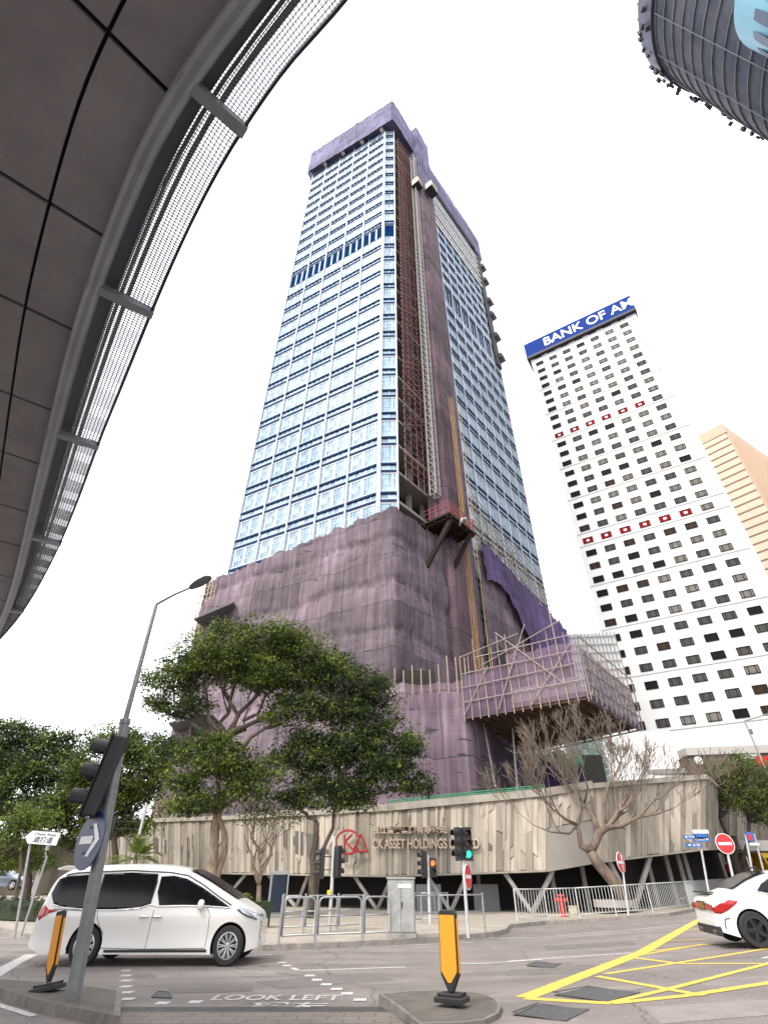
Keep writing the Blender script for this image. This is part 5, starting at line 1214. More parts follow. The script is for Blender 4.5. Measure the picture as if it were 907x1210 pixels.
for rI in range(33):
    for ci, cf in enumerate(cols):
        p = BL+bd*BWd*cf+bn*.02; z = EZ+ (1.322-.0339*(rI+.35))*110 
        isred = rI in (10,20) and ci < 6
        dkf = rnd.random()
        if ci == 0: gm = gws[0] if rI < 18 or rnd.random()<.5 else gws[3]
        else:
            pdk = (rI/33)*.75+.1*(3-ci)
            gm = gws[0] if dkf < pdk*.45 else (gws[3] if dkf < pdk*.6 else (gws[1] if dkf < pdk*.6+.45 else gws[2]))
        b = MB(); wd, hh = 2.35, 1.5
        def bx(x0,x1,za,zb,o0,o1,mi):
            b.mi = mi; a = p+bd*x0; c = p+bd*x1
            b.hexa([(a.x+bn.x*o0,a.y+bn.y*o0,za),(c.x+bn.x*o0,c.y+bn.y*o0,za),(c.x+bn.x*o1,c.y+bn.y*o1,za),(a.x+bn.x*o1,a.y+bn.y*o1,za)],[(a.x+bn.x*o0,a.y+bn.y*o0,zb),(c.x+bn.x*o0,c.y+bn.y*o0,zb),(c.x+bn.x*o1,c.y+bn.y*o1,zb),(a.x+bn.x*o1,a.y+bn.y*o1,zb)])
        bx(-wd/2,wd/2,z,z+hh,-.01,.03,1)
        for x in (-wd/2,wd/2,-wd*.27,wd*.27): bx(x-.07,x+.07,z-.03,z+hh+.03,0,.12,0)
        for zz in (z,z+hh): bx(-wd/2,wd/2,zz-.07,zz+.07,0,.12,0)
        if isred:
            for (xa,xb_) in ((-wd*.26,wd*.26),): bx(-wd*.16,wd*.16,z+.45,z+hh-.45,.03,.06,2)
            gm = rw_
        WL.append((p+Vector((0,0,z)), b, gm))
WL.sort(key=lambda q: (q[0]-Vector((0,0,EZ))).length)
for c, b, gm in WL[:100]: b.build('window', [fr, gm, white_s], bk, world=True)
allm = [fr, white_s]+gws+[rw_]; rest = MB()
for c, b, gm in WL[100:]:
    o = len(rest.v); rest.v += b.v; rest.f += [tuple(i+o for i in f) for f in b.f]; rest.m += [0 if m == 0 else (allm.index(gm) if m == 1 else 1) for m in b.m]
tag(rest.build('windows_above', allm, bk, world=True), kind='stuff')
b = MB()
for rI in (1,4,7,10,13,16,19,20,23,26,29,32):
    z = EZ+(1.322-.0339*(rI+.35))*110-.75; a = BL+bn*.0; c = BR
    b.hexa([a+Vector((0,0,z)),c+Vector((0,0,z)),c+bn*.12+Vector((0,0,z)),a+bn*.12+Vector((0,0,z))],[a+Vector((0,0,z+.16)),c+Vector((0,0,z+.16)),c+bn*.12+Vector((0,0,z+.16)),a+bn*.12+Vector((0,0,z+.16))])
b.build('belt_course', mat('belt grey',(.48,.49,.51),.7), bk, world=True)
sgn = mat('roof sign blue', (.02,.05,.24), .9, spec=.05); a = BL+bn*1.2-bd*.9; c = BR+bn*1.2+bd*.5; h = .062*110
b = MB(); b.prism([a,c,c-bn*27.5,a-bn*27.5],(0,0,h)); b.v = [(x,y,z+zTop) for x,y,z in b.v]; sg = b.build('roof_sign', sgn, bk, world=True)
b = MB(); b.prism([a-bd*.1+bn*.1,c+bn*.1,c-bn*27.6,a-bn*27.6-bd*.1],(0,0,.9)); b.v = [(x,y,z+zTop-.95) for x,y,z in b.v]; b.build('sign_base', mat('sign base dark',(.015,.015,.03),.6), bk, world=True)  # near-black base slab under the roof sign
t = text_mb('BANK OF AM', 1, .02, bold=.012); xs=[p[0] for p in t.v]; ys=[p[1] for p in t.v]; x0,x1,y0,y1=min(xs),max(xs),min(ys),max(ys)
bfw = (c-a).length; t.v = [tuple(a+bd*(bfw*.19+(p[0]-x0)/(x1-x0)*bfw*.81)+bn*(.08+p[2]*3)+Vector((0,0,zTop+h*.2+(p[1]-y0)/(y1-y0)*h*.6))) for p in t.v]
o = t.build('lettering', white_s, sg); o.parent = sg; ox = bk.location; o.data.transform(Matrix.Translation(-ox))
# podium of the bank: brown fascia with pale roof edge
Yp = 72; pl_ = at(812,893,Yp); pdm = thing('podium_building', 'dark brown podium with silver lettering below the white tower', 'building', (pl_.x,Yp,1))
brn = mat('brown fascia', (.13,.095,.08), .7, var=.15, scale=.5)
pr1 = at(960,866,Yp-5); z1 = pl_.z
b = MB(); P0_ = Vector((pl_.x,Yp,0)); P1_ = Vector((pl_.x+42,Yp-8,0)); nnn = Vector((-.05,-1,0)); zb_ = at(815,935,Yp).z
b.prism([(P0_.x,P0_.y,zb_),(P1_.x,P1_.y,zb_),(P1_.x,P1_.y+20,zb_),(P0_.x,P0_.y+20,zb_)],(0,0,z1-zb_)); b.build('fascia', brn, pdm, world=True)
b = MB(); b.prism([(P0_.x+1.2,P0_.y+2,.5),(P1_.x,P1_.y+2,.5),(P1_.x,P1_.y+20,.5),(P0_.x+1.2,P0_.y+20,.5)],(0,0,zb_-.5)); b.build('wall', mat('podium wall',(.2,.19,.17),.7,var=.2), pdm, world=True)
b = MB(); b.prism([(P0_.x-.2,P0_.y-.3,z1),(P0_.x+14,P0_.y-2.9,z1),(P0_.x+14,P0_.y+2,z1),(P0_.x-.2,P0_.y+2,z1)],(0,0,.9)); b.build('roof_edge', mat('pale roof edge',(.45,.44,.42),.6), pdm, world=True)
b = MB()
for k in range(16):
    q = P0_.lerp(P1_,.04+k*.022); b.box((q.x,q.y-.1,zb_-1.2),(.25,.1,2.6))
b.build('fins', mat('fin dark',(.03,.035,.03),.6), pdm, world=True)
def pod_text(s, u0, u1, v0, v1, m, name):
    a = at(u0,v1,Yp-3.5); c = at(u1,v1,Yp-3.5); t_ = at(u0,v0,Yp-3.5); t = text_mb(s,1,.02,bold=.02); xs=[p[0] for p in t.v]; ys=[p[1] for p in t.v]; x0,x1,y0,y1=min(xs),max(xs),min(ys),max(ys)
    sl2 = (P1_.y-P0_.y)/(P1_.x-P0_.x)
    vv = []
    for p in t.v:
        x = a.x+(p[0]-x0)/(x1-x0)*(c.x-a.x); vv.append((x, P0_.y+(x-P0_.x)*sl2-.15-p[2]*3, a.z+(p[1]-y0)/(y1-y0)*(t_.z-a.z)))
    t.v = vv; t.build(name, m, pdm, world=True)
pod_text('Double C', 884, 913, 884, 893, mat('silver letters',(.5,.52,.53),.4), 'lettering')
b = MB(); q = at(824,899,Yp-1); b.lathe([(.5,0),(.5,.15)],(q.x,P0_.y-1.2,q.z),'Y',16); b.build('wall_lamp', white_s, pdm, world=True)
q = at(905,900,Yp-4.5); b = MB(); b.box((q.x,q.y,q.z),(2.2,.2,1.2)); b.build('red_sign', red, pdm, world=True)
# beige tower
by = thing('beige_tower', 'beige tower with ribbed cladding behind the white high-rise', 'office tower', (138,150,0))
bc_ = Vector((.921*150,150,0)); bl_ = Vector((.841*157,157,0)); br_ = Vector((1.002*172,172,0)); hB = EZ+1.026*150
b = MB(); b.prism([bl_,bc_,br_,bl_+(br_-bc_)],(0,0,hB)); b.build('wall', mat('beige cladding',(.5,.42,.33),.8,var=.12,scale=.1), by, world=True)
dl = (bc_-bl_).normalized(); dn = Vector((dl.y,-dl.x,0)); dr = (br_-bc_).normalized(); dn2 = Vector((dr.y,-dr.x,0)); b = MB(); gm_ = mat('groove brown',(.22,.14,.08),.8)
z = 60
while z < hB-5: b.prism([bl_+dn*.02,bc_+dn*.02,bc_+dn*.25,bl_+dn*.25],(0,0,.35)); b.v = b.v[:-8]+[(x,y,zz+z) for x,y,zz in b.v[-8:]]; z += 3.4
b.build('floor_lines', gm_, by, world=True)
b = MB(); k = 0; Lr = (br_-bc_).length
for i in range(int(Lr/1.1)):
    q = bc_+dr*(i*1.1+.6); b.prism([q,q+dr*.5,q+dr*.5+dn2*.5,q+dn2*.5],(0,0,hB-12)); b.v = b.v[:-8]+[(x,y,zz+8) for x,y,zz in b.v[-8:]]
b.build('ribs', mat('rib beige',(.5,.36,.25),.8), by, world=True)
b = MB(); b.prism([bl_+dn*.3,bc_+dn*.3+dn2*.3,br_+dn2*.3,bl_+(br_-bc_)],(0,0,5)); b.v = [(x,y,z+hB-4) for x,y,z in b.v]; b.build('parapet', mat('parapet beige',(.45,.33,.24),.8), by, world=True)
# ------------------------------------------------------------------ curved dark tower top right
Ht = EZ+150
ct = thing('curved_tower', 'dark curved glass tower with a pale blue oval-vented band', 'office tower', (75,25,0))
cp_ = [(60,-40),(54,-10),(51,8),(51.5,20),(55.5,29.5),(62,35),(72,37.5),(80,41),(92,46),(110,52),(120,20),(110,-40)]
def smooth_poly(P, k=2):
    for _ in range(k):
        o = []
        for i in range(len(P)):
            a, c = P[i], P[(i+1)%len(P)]; o += [(a[0]*.75+c[0]*.25,a[1]*.75+c[1]*.25),(a[0]*.25+c[0]*.75,a[1]*.25+c[1]*.75)]
        P = o
    return P
cps = smooth_poly(cp_)
def offs(P, o):
    out = []; n = len(P); ar = sum(P[i][0]*P[(i+1)%n][1]-P[(i+1)%n][0]*P[i][1] for i in range(n)); s_ = 1 if ar > 0 else -1
    for i in range(n):
        a, c = P[i-1], P[(i+1)%n]; d = Vector((c[0]-a[0],c[1]-a[1])).normalized(); out.append((P[i][0]+d.y*o*s_, P[i][1]-d.x*o*s_))
    return out
def ring(b, P, z0, z1): b.prism([(x,y,z0) for x,y in P],(0,0,z1-z0))
def tp(P, z):
    s_ = 1-.0015*(Ht-z); return [(105+(x-105)*s_, 10+(y-10)*s_) for x,y in P]
def ring(b, P, z0, z1):
    n = len(P); b.add([(x,y,z0) for x,y in tp(P,z0)]+[(x,y,z1) for x,y in tp(P,z1)], [tuple(range(n))[::-1], tuple(range(n,2*n))]+[(i,(i+1)%n,(i+1)%n+n,i+n) for i in range(n)])
b = MB(); ring(b, cps, 0, Ht-.8); b.build('wall', mat('dark tower glass',(.025,.033,.055),.6,0,col2=(.075,.08,.10),scale=.2,spec=.1,detail=10), ct, world=True)
b = MB(); z = 30; P2 = offs(cps,.25)
while z < Ht-8: ring(b, P2, z, z+.2); z += 4.2
b.build('floor_edge', mat('tower floor edge',(.2,.185,.175),.8,var=.5,scale=.6), ct, world=True)
b = MB(); ring(b, offs(cps,.7), Ht-7, Ht); b.build('crown_screen', mat('crown screen',(.06,.065,.11),.6,var=.2), ct, world=True)
b = MB(); P3 = offs(cps,.35)
for i in range(0,len(P3)): a, c = tp(P3,0)[i], tp(P3,Ht-8)[i]; (i%3 == 0) and b.bar((*a,0),(*c,Ht-8),.12)
b.build('mullion', mat('tower mullion',(.07,.08,.1),.5), ct, world=True)
b = MB()
for i in range(len(P3)):
    x,y = P3[i]
    if y > 10: b.box((x,y,Ht+.8),(.25,.25,1.8))
b.build('roof_mast', black, ct, world=True)
b = MB(); rnd = random.Random(6)
for i in range(len(cps)):
    x,y = offs(cps,.9)[i]
    if y > 0:
        for k in range(2): b = MB(); b.box((x+rnd.uniform(-.5,.5),y+rnd.uniform(-.5,.5),Ht-rnd.uniform(0,9)),(rnd.uniform(.4,.9),rnd.uniform(.4,.9),rnd.uniform(.6,2.2)),rnd.uniform(0,2)); b.build('service_box', mat('clutter dark',(.07,.07,.09),.8,var=.5), ct, world=True)
P5 = [(54.5+8.5*cos(2*pi*i/40), 13.5+9*sin(2*pi*i/40)) for i in range(40)]
bb_ = mat('pale blue cladding',(.16,.38,.5),.5); zc0 = 0
b = MB(); ring(b, P5, 90, 106); ringo = b.build('blue_band', bb_, ct, world=True)
b = MB()
for i in range(len(P5)):
    a, c = Vector((*P5[i],0)), Vector((*P5[(i+1)%len(P5)],0)); d = (c-a); nseg = 1 if i%2 else 0
    for k in range(nseg):
        m_ = a.lerp(c,(k+.5)/nseg); m_ = Vector((105+(m_.x-105)*.92, 10+(m_.y-10)*.92, 0)); dd = d.normalized(); nn = Vector((-dd.y,dd.x,0))
        if (m_+nn-Vector((60,11.3,0))).length < (m_-Vector((60,11.3,0))).length: nn = -nn
        b.prism([m_+nn*.12+dd*.7*cos(2*pi*j/14)+Vector((0,0,98+4.8*sin(2*pi*j/14))) for j in range(14)], nn*.06)
b.build('oval_vents', mat('vent dark blue',(.03,.05,.1),.5), ct, world=True)
# ------------------------------------------------------------------ small white building and curtain behind the bare tree
q0, q1 = at(655,932,66), at(800,930,66); r = thing('site_office', 'low white site building with grey-green glazed front behind the bare tree', 'building', (q0.x,66,0))
zt = at(700,868,66).z
b = MB(); b.prism([(q0.x,66,0),(q1.x,64,0),(q1.x,76,0),(q0.x,76,0)],(0,0,zt)); b.build('wall', wt, r, world=True)
b = MB(); b.prism([(q0.x+7,65.4,zt-4.6),(q1.x+.3,63.5,zt-4.6),(q1.x+.3,66,zt-4.6),(q0.x+7,66,zt-4.6)],(0,0,.5)); b.build('cornice', mat('cornice grey',(.25,.24,.23),.7), r, world=True)
gg = mat('grey-green glazing',(.13,.2,.19),.3,island=.4); b = MB(); b.mi = 0
ga, gb = at(676,925,65.2), at(722,870,65.2)
for i in range(9):
    for j in range(7):
        xa = ga.x+(gb.x-ga.x)*i/9; za = ga.z+(gb.z-ga.z)*j/7; b.prism([(xa+.04,65.1,za+.04),(xa+(gb.x-ga.x)/9-.04,65.1,za+.04),(xa+(gb.x-ga.x)/9-.04,65.1,za+(gb.z-ga.z)/7-.04),(xa+.04,65.1,za+(gb.z-ga.z)/7-.04)],(0,.1,0))
b.build('glazed_front', gg, r, world=True)
gn = mat('green netting',(.03,.33,.16),.8,var=.4,scale=1); 
gp = at(662,900,56); o = netting([Vector((gp.x-2.6,56,0)),Vector((gp.x+2.2,56.2,0))], gp.z-1, gp.z+.9, gn, root=None, amp=.6, band=3, name='green_netting', seed=77, jag=1.2); tag(o,'crumpled bright green netting behind the bare tree branches','netting')
pv = at(650,925,55); o = netting([Vector((pv.x-4,55,0)),Vector((pv.x+3.4,55.5,0))], pv.z-2, pv.z+1.5, net_p, root=None, amp=.5, band=3, name='purple_netting', seed=78, jag=.8); tag(o,'low dark purple netting behind the bare tree branches','netting')
# grey office and scaffold tower seen beside the deck
q = at(620,760,95); r = thing('gridded_building', 'pale gridded building behind the right end of the scaffold deck', 'building', (q.x+4,97,0)); zz = at(660,752,95).z
x0_, x1_ = at(618,760,95).x, at(722,760,95).x
b = MB(); b.prism([(x0_,95,0),(x1_,93,0),(x1_,110,0),(x0_,110,0)],(0,0,zz)); b.build('wall', mat('pale facade',(.72,.73,.72),.6), r, world=True)
b = MB()
for j in range(18): z = zz-.8-j*1.6; b.prism([(x0_,94.9,z),(x1_,92.9,z),(x1_,92.7,z),(x0_,94.7,z)],(0,0,.14))
for i in range(26): x = x0_+(x1_-x0_)*i/25; b.box((x,94.8-2*i/25,zz/2),(.12,.2,zz))
b.build('grid', mat('grid line grey',(.45,.46,.46),.7), r, world=True)
# small shelter at right
q = at(868,1006,50); q1 = at(906,1000,50); r = thing('shelter', 'flat-roofed pale shelter behind the no entry disc', 'shelter', (q.x,50,gz(q.x,50)+.12))
b = MB(); b.prism([(q.x,49,q.z),(q1.x+3,49,q.z),(q1.x+3,53,q.z),(q.x,53,q.z)],(0,0,.7)); b.build('roof', mat('shelter roof',(.42,.42,.4),.6,var=.15), r, world=True)
for x in (q.x+.3,q1.x-.5,q1.x+2.6):
    for y in (49.3,52.7): b = MB(); b.box((x,y,(q.z+gz(x,y))/2),(.14,.14,q.z-gz(x,y))); b.build('post', steel, r, world=True)
q = at(868,1000,75); q1 = at(907,958,75); r = thing('low_building', 'cream low building glimpsed under the leafy tree', 'building', (q.x,76,1)); b = MB(); b.prism([(q.x-2,76,0),(q1.x+14,74,0),(q1.x+14,86,0),(q.x-2,86,0)],(0,0,q1.z)); b.build('wall', mat('cream wall',(.55,.53,.46),.8,var=.1), r, world=True)
b = MB()
for k in range(5): b.box((q.x+1+k*2.6,74.9,q1.z-2.2),(1.5,.2,1.2)); b.mi=0
b.build('window', gws[0], r, world=True)
# left background: pale canopy building, lattice behind the hoarding
q = at(60,985,80); q1 = at(190,970,80); r = thing('white_pavilion', 'long low pavilion with white roof beneath the left trees', 'building', (q.x,82,0))
b = MB(); b.prism([(q.x-30,80,q.z-.6),(q1.x,80,q.z-.6),(q1.x,92,q.z-.6),(q.x-30,92,q.z-.6)],(0,0,1.2)); b.build('roof', wt, r, world=True)
b = MB(); b.prism([(q.x-29,82,0),(q1.x-1,82,0),(q1.x-1,90,0),(q.x-29,90,0)],(0,0,q.z-.6)); b.build('wall', mat('pavilion wall',(.10,.08,.06),.8,var=.4,scale=.4), r, world=True)
for k in range(7): b = MB(); b.box((q.x-28+k*7,80.6,(q.z-.6)/2),(.5,.5,q.z-.6)); b.build('column', vm, r, world=True)
r = thing('lattice_screen', 'brown lattice screen and lift frame behind the left end of the hoarding', 'scaffold', (-20,58,0)); b = MB()
q = at(178,972,58); q1 = at(240,940,58)
for i in range(9): x = q.x+(q1.x-q.x)*i/8; b.box((x,58,q1.z/2),(.14,.14,q1.z))
for j in range(8): z = q.z-1+(q1.z-q.z+1)*j/7; b.box(((q.x+q1.x)/2,57.9,z),(q1.x-q.x,.12,.14))
b.build('lattice', mat('lattice brown',(.2,.13,.09),.8,island=.4), r, world=True)
b = MB(); b.box(((q.x+q1.x)/2,58.6,q1.z/2-.5),(q1.x-q.x,.2,q1.z-1)); b.build('sheeting', mat('pale sheeting',(.45,.42,.38),.8,var=.2), r, world=True)
b = MB(); x = q.x+(q1.x-q.x)*.5; b.box((x,57.6,q1.z/2),(.7,.5,q1.z+.3)); b.build('lift_post', concrete, r, world=True)
# ------------------------------------------------------------------ footbridge overhead
HB = 6.6
bp_px = [(322,-50),(288,0),(250,50),(213,104),(168,185),(120,310),(90,400),(65,500),(42,595),(20,690),(0,742),(-18,775)]
op_px = [(470,-75),(412,0),(375,42),(340,80),(298,140),(260,200),(216,287),(180,370),(148,450),(115,530),(92,595),(65,660),(30,722),(0,757),(-20,775)]
def sm_pts(P, k=3):
    for _ in range(k):
        o = [P[0]]
        for a,c in zip(P[:-1],P[1:]): o += [a.lerp(c,.25), a.lerp(c,.75)]
        o.append(P[-1]); P = o
    return P
E1 = sm_pts([atz(u,v,HB) for u,v in bp_px],2); E2 = sm_pts([atz(u,v,HB) for u,v in op_px],2)
def resample(P, n):
    cum = [0]
    for a,c in zip(P[:-1],P[1:]): cum.append(cum[-1]+(c-a).length)
    out = []; j = 0
    for i in range(n):
        s_ = cum[-1]*i/(n-1)
        while j < len(P)-2 and cum[j+1] < s_: j += 1
        out.append(P[j].lerp(P[j+1],(s_-cum[j])/(cum[j+1]-cum[j])))
    return out
E1 = [Vector((3.6,-2.9,HB)),Vector((.7,-.62,HB))]+E1; E2 = [Vector((4.2,-2.3,HB)),Vector((1.2,-.12,HB))]+E2
e1 = resample(E1,120); e2r = resample(E2,400)
e2 = [min(e2r, key=lambda q: (q-p).length) for p in e1]
fb = thing('footbridge', 'curved dark footbridge overhead with mesh edge shelf', 'footbridge', (-6,2,0))
soff = mat('bridge soffit panel', (.34,.325,.345), .8, col2=(.24,.225,.24), scale=1.2, detail=8, bump=.1)
gap = mat('panel joint black', (.012,.012,.012), .9)
tb = mat('bridge edge steel', (.36,.39,.43), .45, .3, var=.2, scale=2)
dkm = mat('bridge dark steel', (.16,.17,.2), .5, .1)
def inward(i, d, z=0):
    a, c = e1[max(0,i-1)], e1[min(len(e1)-1,i+1)]; t = (c-a).normalized(); n = Vector((-t.y,t.x,0))
    if n.x > 0: n = -n
    return e1[i]+n*d+Vector((0,0,z))
# deck above, soffit panels between joints
b = MB(); n = len(e1)
for i in range(n-1): b.hexa([inward(i,.0,.06),inward(i+1,.0,.06),inward(i+1,16,.06),inward(i,16,.06)],[inward(i,.0,.8),inward(i+1,.0,.8),inward(i+1,16,.8),inward(i,16,.8)])
b.build('deck', gap, fb, world=True)
cum = [0]
for a,c in zip(e1[:-1],e1[1:]): cum.append(cum[-1]+(c-a).length)
b = MB(); rowsd = [(.04,.52),(.55,1.7),(1.74,3.3),(3.34,5),(5.04,7),(7.04,10),(10.04,15.9)]
PL = 1.42; k = 0
j0 = min(range(n), key=lambda i: (e1[i]-atz(198,117,HB)).length); nxt = cum[j0] % PL
js = [0]
for i in range(n):
    if cum[i] >= nxt: js.append(i); nxt += PL
js.append(n-1)
for a_i, c_i in zip(js[:-1], js[1:]):
    for (d0,d1) in rowsd:
        for i in range(a_i, c_i):
            f0 = .0 if i > a_i else .12; f1 = 0 if i < c_i-1 else .12
            A0 = inward(i,d0).lerp(inward(i+1,d0),f0); A1 = inward(i,d1).lerp(inward(i+1,d1),f0); B0 = inward(i+1,d0).lerp(inward(i,d0),f1); B1 = inward(i+1,d1).lerp(inward(i,d1),f1)
            b.hexa([A0,B0,B1,A1],[p+Vector((0,0,.05)) for p in (A0,B0,B1,A1)])
b.build('soffit', soff, fb, world=True)
for off, rr, mm in ((-.02,.075,tb),(-.0,.03,dkm)):
    pass
b = MB(); b.tube([inward(i,-.01,-.03) for i in range(n)], .075, 10); b.build('edge_tube', tb, fb, world=True, smooth=2)
def lerp_e(i, t, z=0): return e1[i].lerp(e2[i],t)+Vector((0,0,z))
b = MB()
for i in range(n-1): b.hexa([lerp_e(i,.12,.1),lerp_e(i+1,.12,.1),lerp_e(i+1,.34,.1),lerp_e(i,.34,.1)],[lerp_e(i,.12,.3),lerp_e(i+1,.12,.3),lerp_e(i+1,.34,.3),lerp_e(i,.34,.3)])
b.build('gutter', dkm, fb, world=True)
b = MB()
for i in range(n-1): b.hexa([lerp_e(i,.95,-.02),lerp_e(i+1,.95,-.02),lerp_e(i+1,1.0,-.02),lerp_e(i,1.0,-.02)],[lerp_e(i,.95,.16),lerp_e(i+1,.95,.16),lerp_e(i+1,1,.16),lerp_e(i,1,.16)])
b.build('outer_rail', mat('outer rail dark blue',(.035,.035,.06),.5), fb, world=True)
# mesh: long wires and cross wires
b = MB()
for t in (.37,.41,.45,.5,.56,.62,.68,.75,.82,.89): b.tube([lerp_e(i,t,.04) for i in range(0,n,2)], .006, 4, False)
dens = 14
for i in range(n-1):
    L_ = cum[i+1]-cum[i]; kk = max(2,int(L_/.028))
    for j in range(kk):
        t = j/kk; a = lerp_e(i,.34,.05).lerp(lerp_e(i+1,.34,.05),t); c = lerp_e(i,.96,.05).lerp(lerp_e(i+1,.96,.05),t); b.bar(a,c,.006,.012)
b.build('wire_mesh', mat('mesh steel',(.22,.225,.23),.5,.3), fb, world=True)
b = MB(); b.tube([lerp_e(i,.52,.16) for i in range(0,n,2)], .022, 6); b.tube([lerp_e(i,.40,.14) for i in range(0,n,2)], .018, 6); b.build('handrail', steel_d, fb, world=True)
for (bu,bv) in [(212,100),(118,335),(68,510),(35,630),(8,718)]:
    q = atz(bu,bv,HB); i = min(range(n), key=lambda k: (e1[k]-q).length); i = min(max(i,1),n-2)
    b = MB(); b.bar(lerp_e(i,-.1,-.05), lerp_e(i,1.02,-.0), .1, .08); b.build('bracket', tb, fb, world=True)
# piers of the bridge, behind and left of the view
for (x,y) in ((-10,-4),(-17,8)):
    b = MB(); b.lathe([(.6,0),(.6,HB),(.9,HB+.3)],(x,y,0),'Z',20); b.build('pier', concrete, fb, world=True)
# ------------------------------------------------------------------ trees
def leafmat(name, c1, c2, tr=.35):
    m = mat(name, c1, .55, col2=c2, scale=.9, island=.55, trans=tr, spec=.35)
    return m
lf1 = leafmat('leaf green', (.185,.24,.035), (.05,.08,.018)); lf2 = leafmat('dark leaf', (.035,.06,.018), (.018,.034,.014), .25); lf3 = leafmat('olive leaf', (.13,.14,.05), (.07,.09,.035)); lf4 = leafmat('yellow-green leaf', (.17,.22,.035), (.07,.12,.025))
def leaves(name, clusters, parent, mats, dens=1.0, size=.16, clump=.45, seed=1, droop=0):
    """clusters: (centre, (rx,ry,rz), n_clumps, leaves_per_clump); every leaf is a small folded blade"""
    rg = np.random.default_rng(seed); Vs = []; MI = []
    off = np.array(parent.location) if parent else np.zeros(3)
    for (c, r, nc, nl_) in clusters:
        nc = int(nc*dens); d = rg.normal(size=(nc,3)); d /= np.linalg.norm(d,axis=1)[:,None]; rad = rg.random((nc,1))**.42
        P = d*rad; P[:,2] = np.where(P[:,2] < -.45, P[:,2]*.6, P[:,2]); P = np.array(c)+P*np.array(r)
        cl_s = rg.uniform(.6,1.35,(nc,1,1))*clump
        Q = P[:,None,:]+rg.normal(size=(nc,nl_,3))*cl_s*np.array([.6,.6,.32]); Q = Q.reshape(-1,3); m = len(Q)
        n_ = rg.normal(size=(m,3))*np.array([.7,.7,.5])+np.array([0,0,.7]); n_ /= np.linalg.norm(n_,axis=1)[:,None]
        t = np.cross(n_, rg.normal(size=(m,3))); t /= np.linalg.norm(t,axis=1)[:,None]; b_ = np.cross(n_,t)
        s_ = size*rg.uniform(.6,1.3,(m,1)); w_ = s_*.42
        V = np.stack([Q-t*s_*.5, Q+b_*w_*.5+n_*s_*.08, Q+t*s_*.5, Q-b_*w_*.5+n_*s_*.08],1)
        Vs.append(V.reshape(-1,3))
        mi = np.zeros(m,int)
        if len(mats) > 1:
            cm_ = np.repeat(rg.random(nc) < .35, nl_); mi[cm_] = 1
        MI.append(mi)
    V = np.concatenate(Vs)-off; mi = np.concatenate(MI); nf = len(V)//4
    me = bpy.data.meshes.new(name); me.vertices.add(len(V)); me.vertices.foreach_set('co', V.ravel()); me.loops.add(len(V)); me.loops.foreach_set('vertex_index', np.arange(len(V)))
    me.polygons.add(nf); me.polygons.foreach_set('loop_start', np.arange(0,len(V),4)); me.polygons.foreach_set('loop_total', np.full(nf,4))
    for m in mats: me.materials.append(m)
    me.polygons.foreach_set('material_index', mi); me.update(calc_edges=True)
    o = bpy.data.objects.new(name, me); COL.objects.link(o); o.parent = parent
    return o
def wobble(a, c, r0, r1, rnd, k=6, amp=.12):
    P = []; L_ = (c-a).length
    for i in range(k+1):
        t = i/k; j = Vector((rnd.uniform(-1,1),rnd.uniform(-1,1),rnd.uniform(-.5,.5)))*amp*L_*.3*(4*t*(1-t)); P.append(a.lerp(c,t)+j+Vector((0,0,-.0)))
    return P, [r0+(r1-r0)*(i/k) for i in range(k+1)]
def px_c(u, v, ru, rv, Y, depth=1.0):
    c = at(u,v,Y); a = at(u+ru,v,Y); d = at(u,v-rv,Y); rx = abs(a.x-c.x); rz = abs(d.z-c.z)
    return c, (rx, rx*depth, rz)
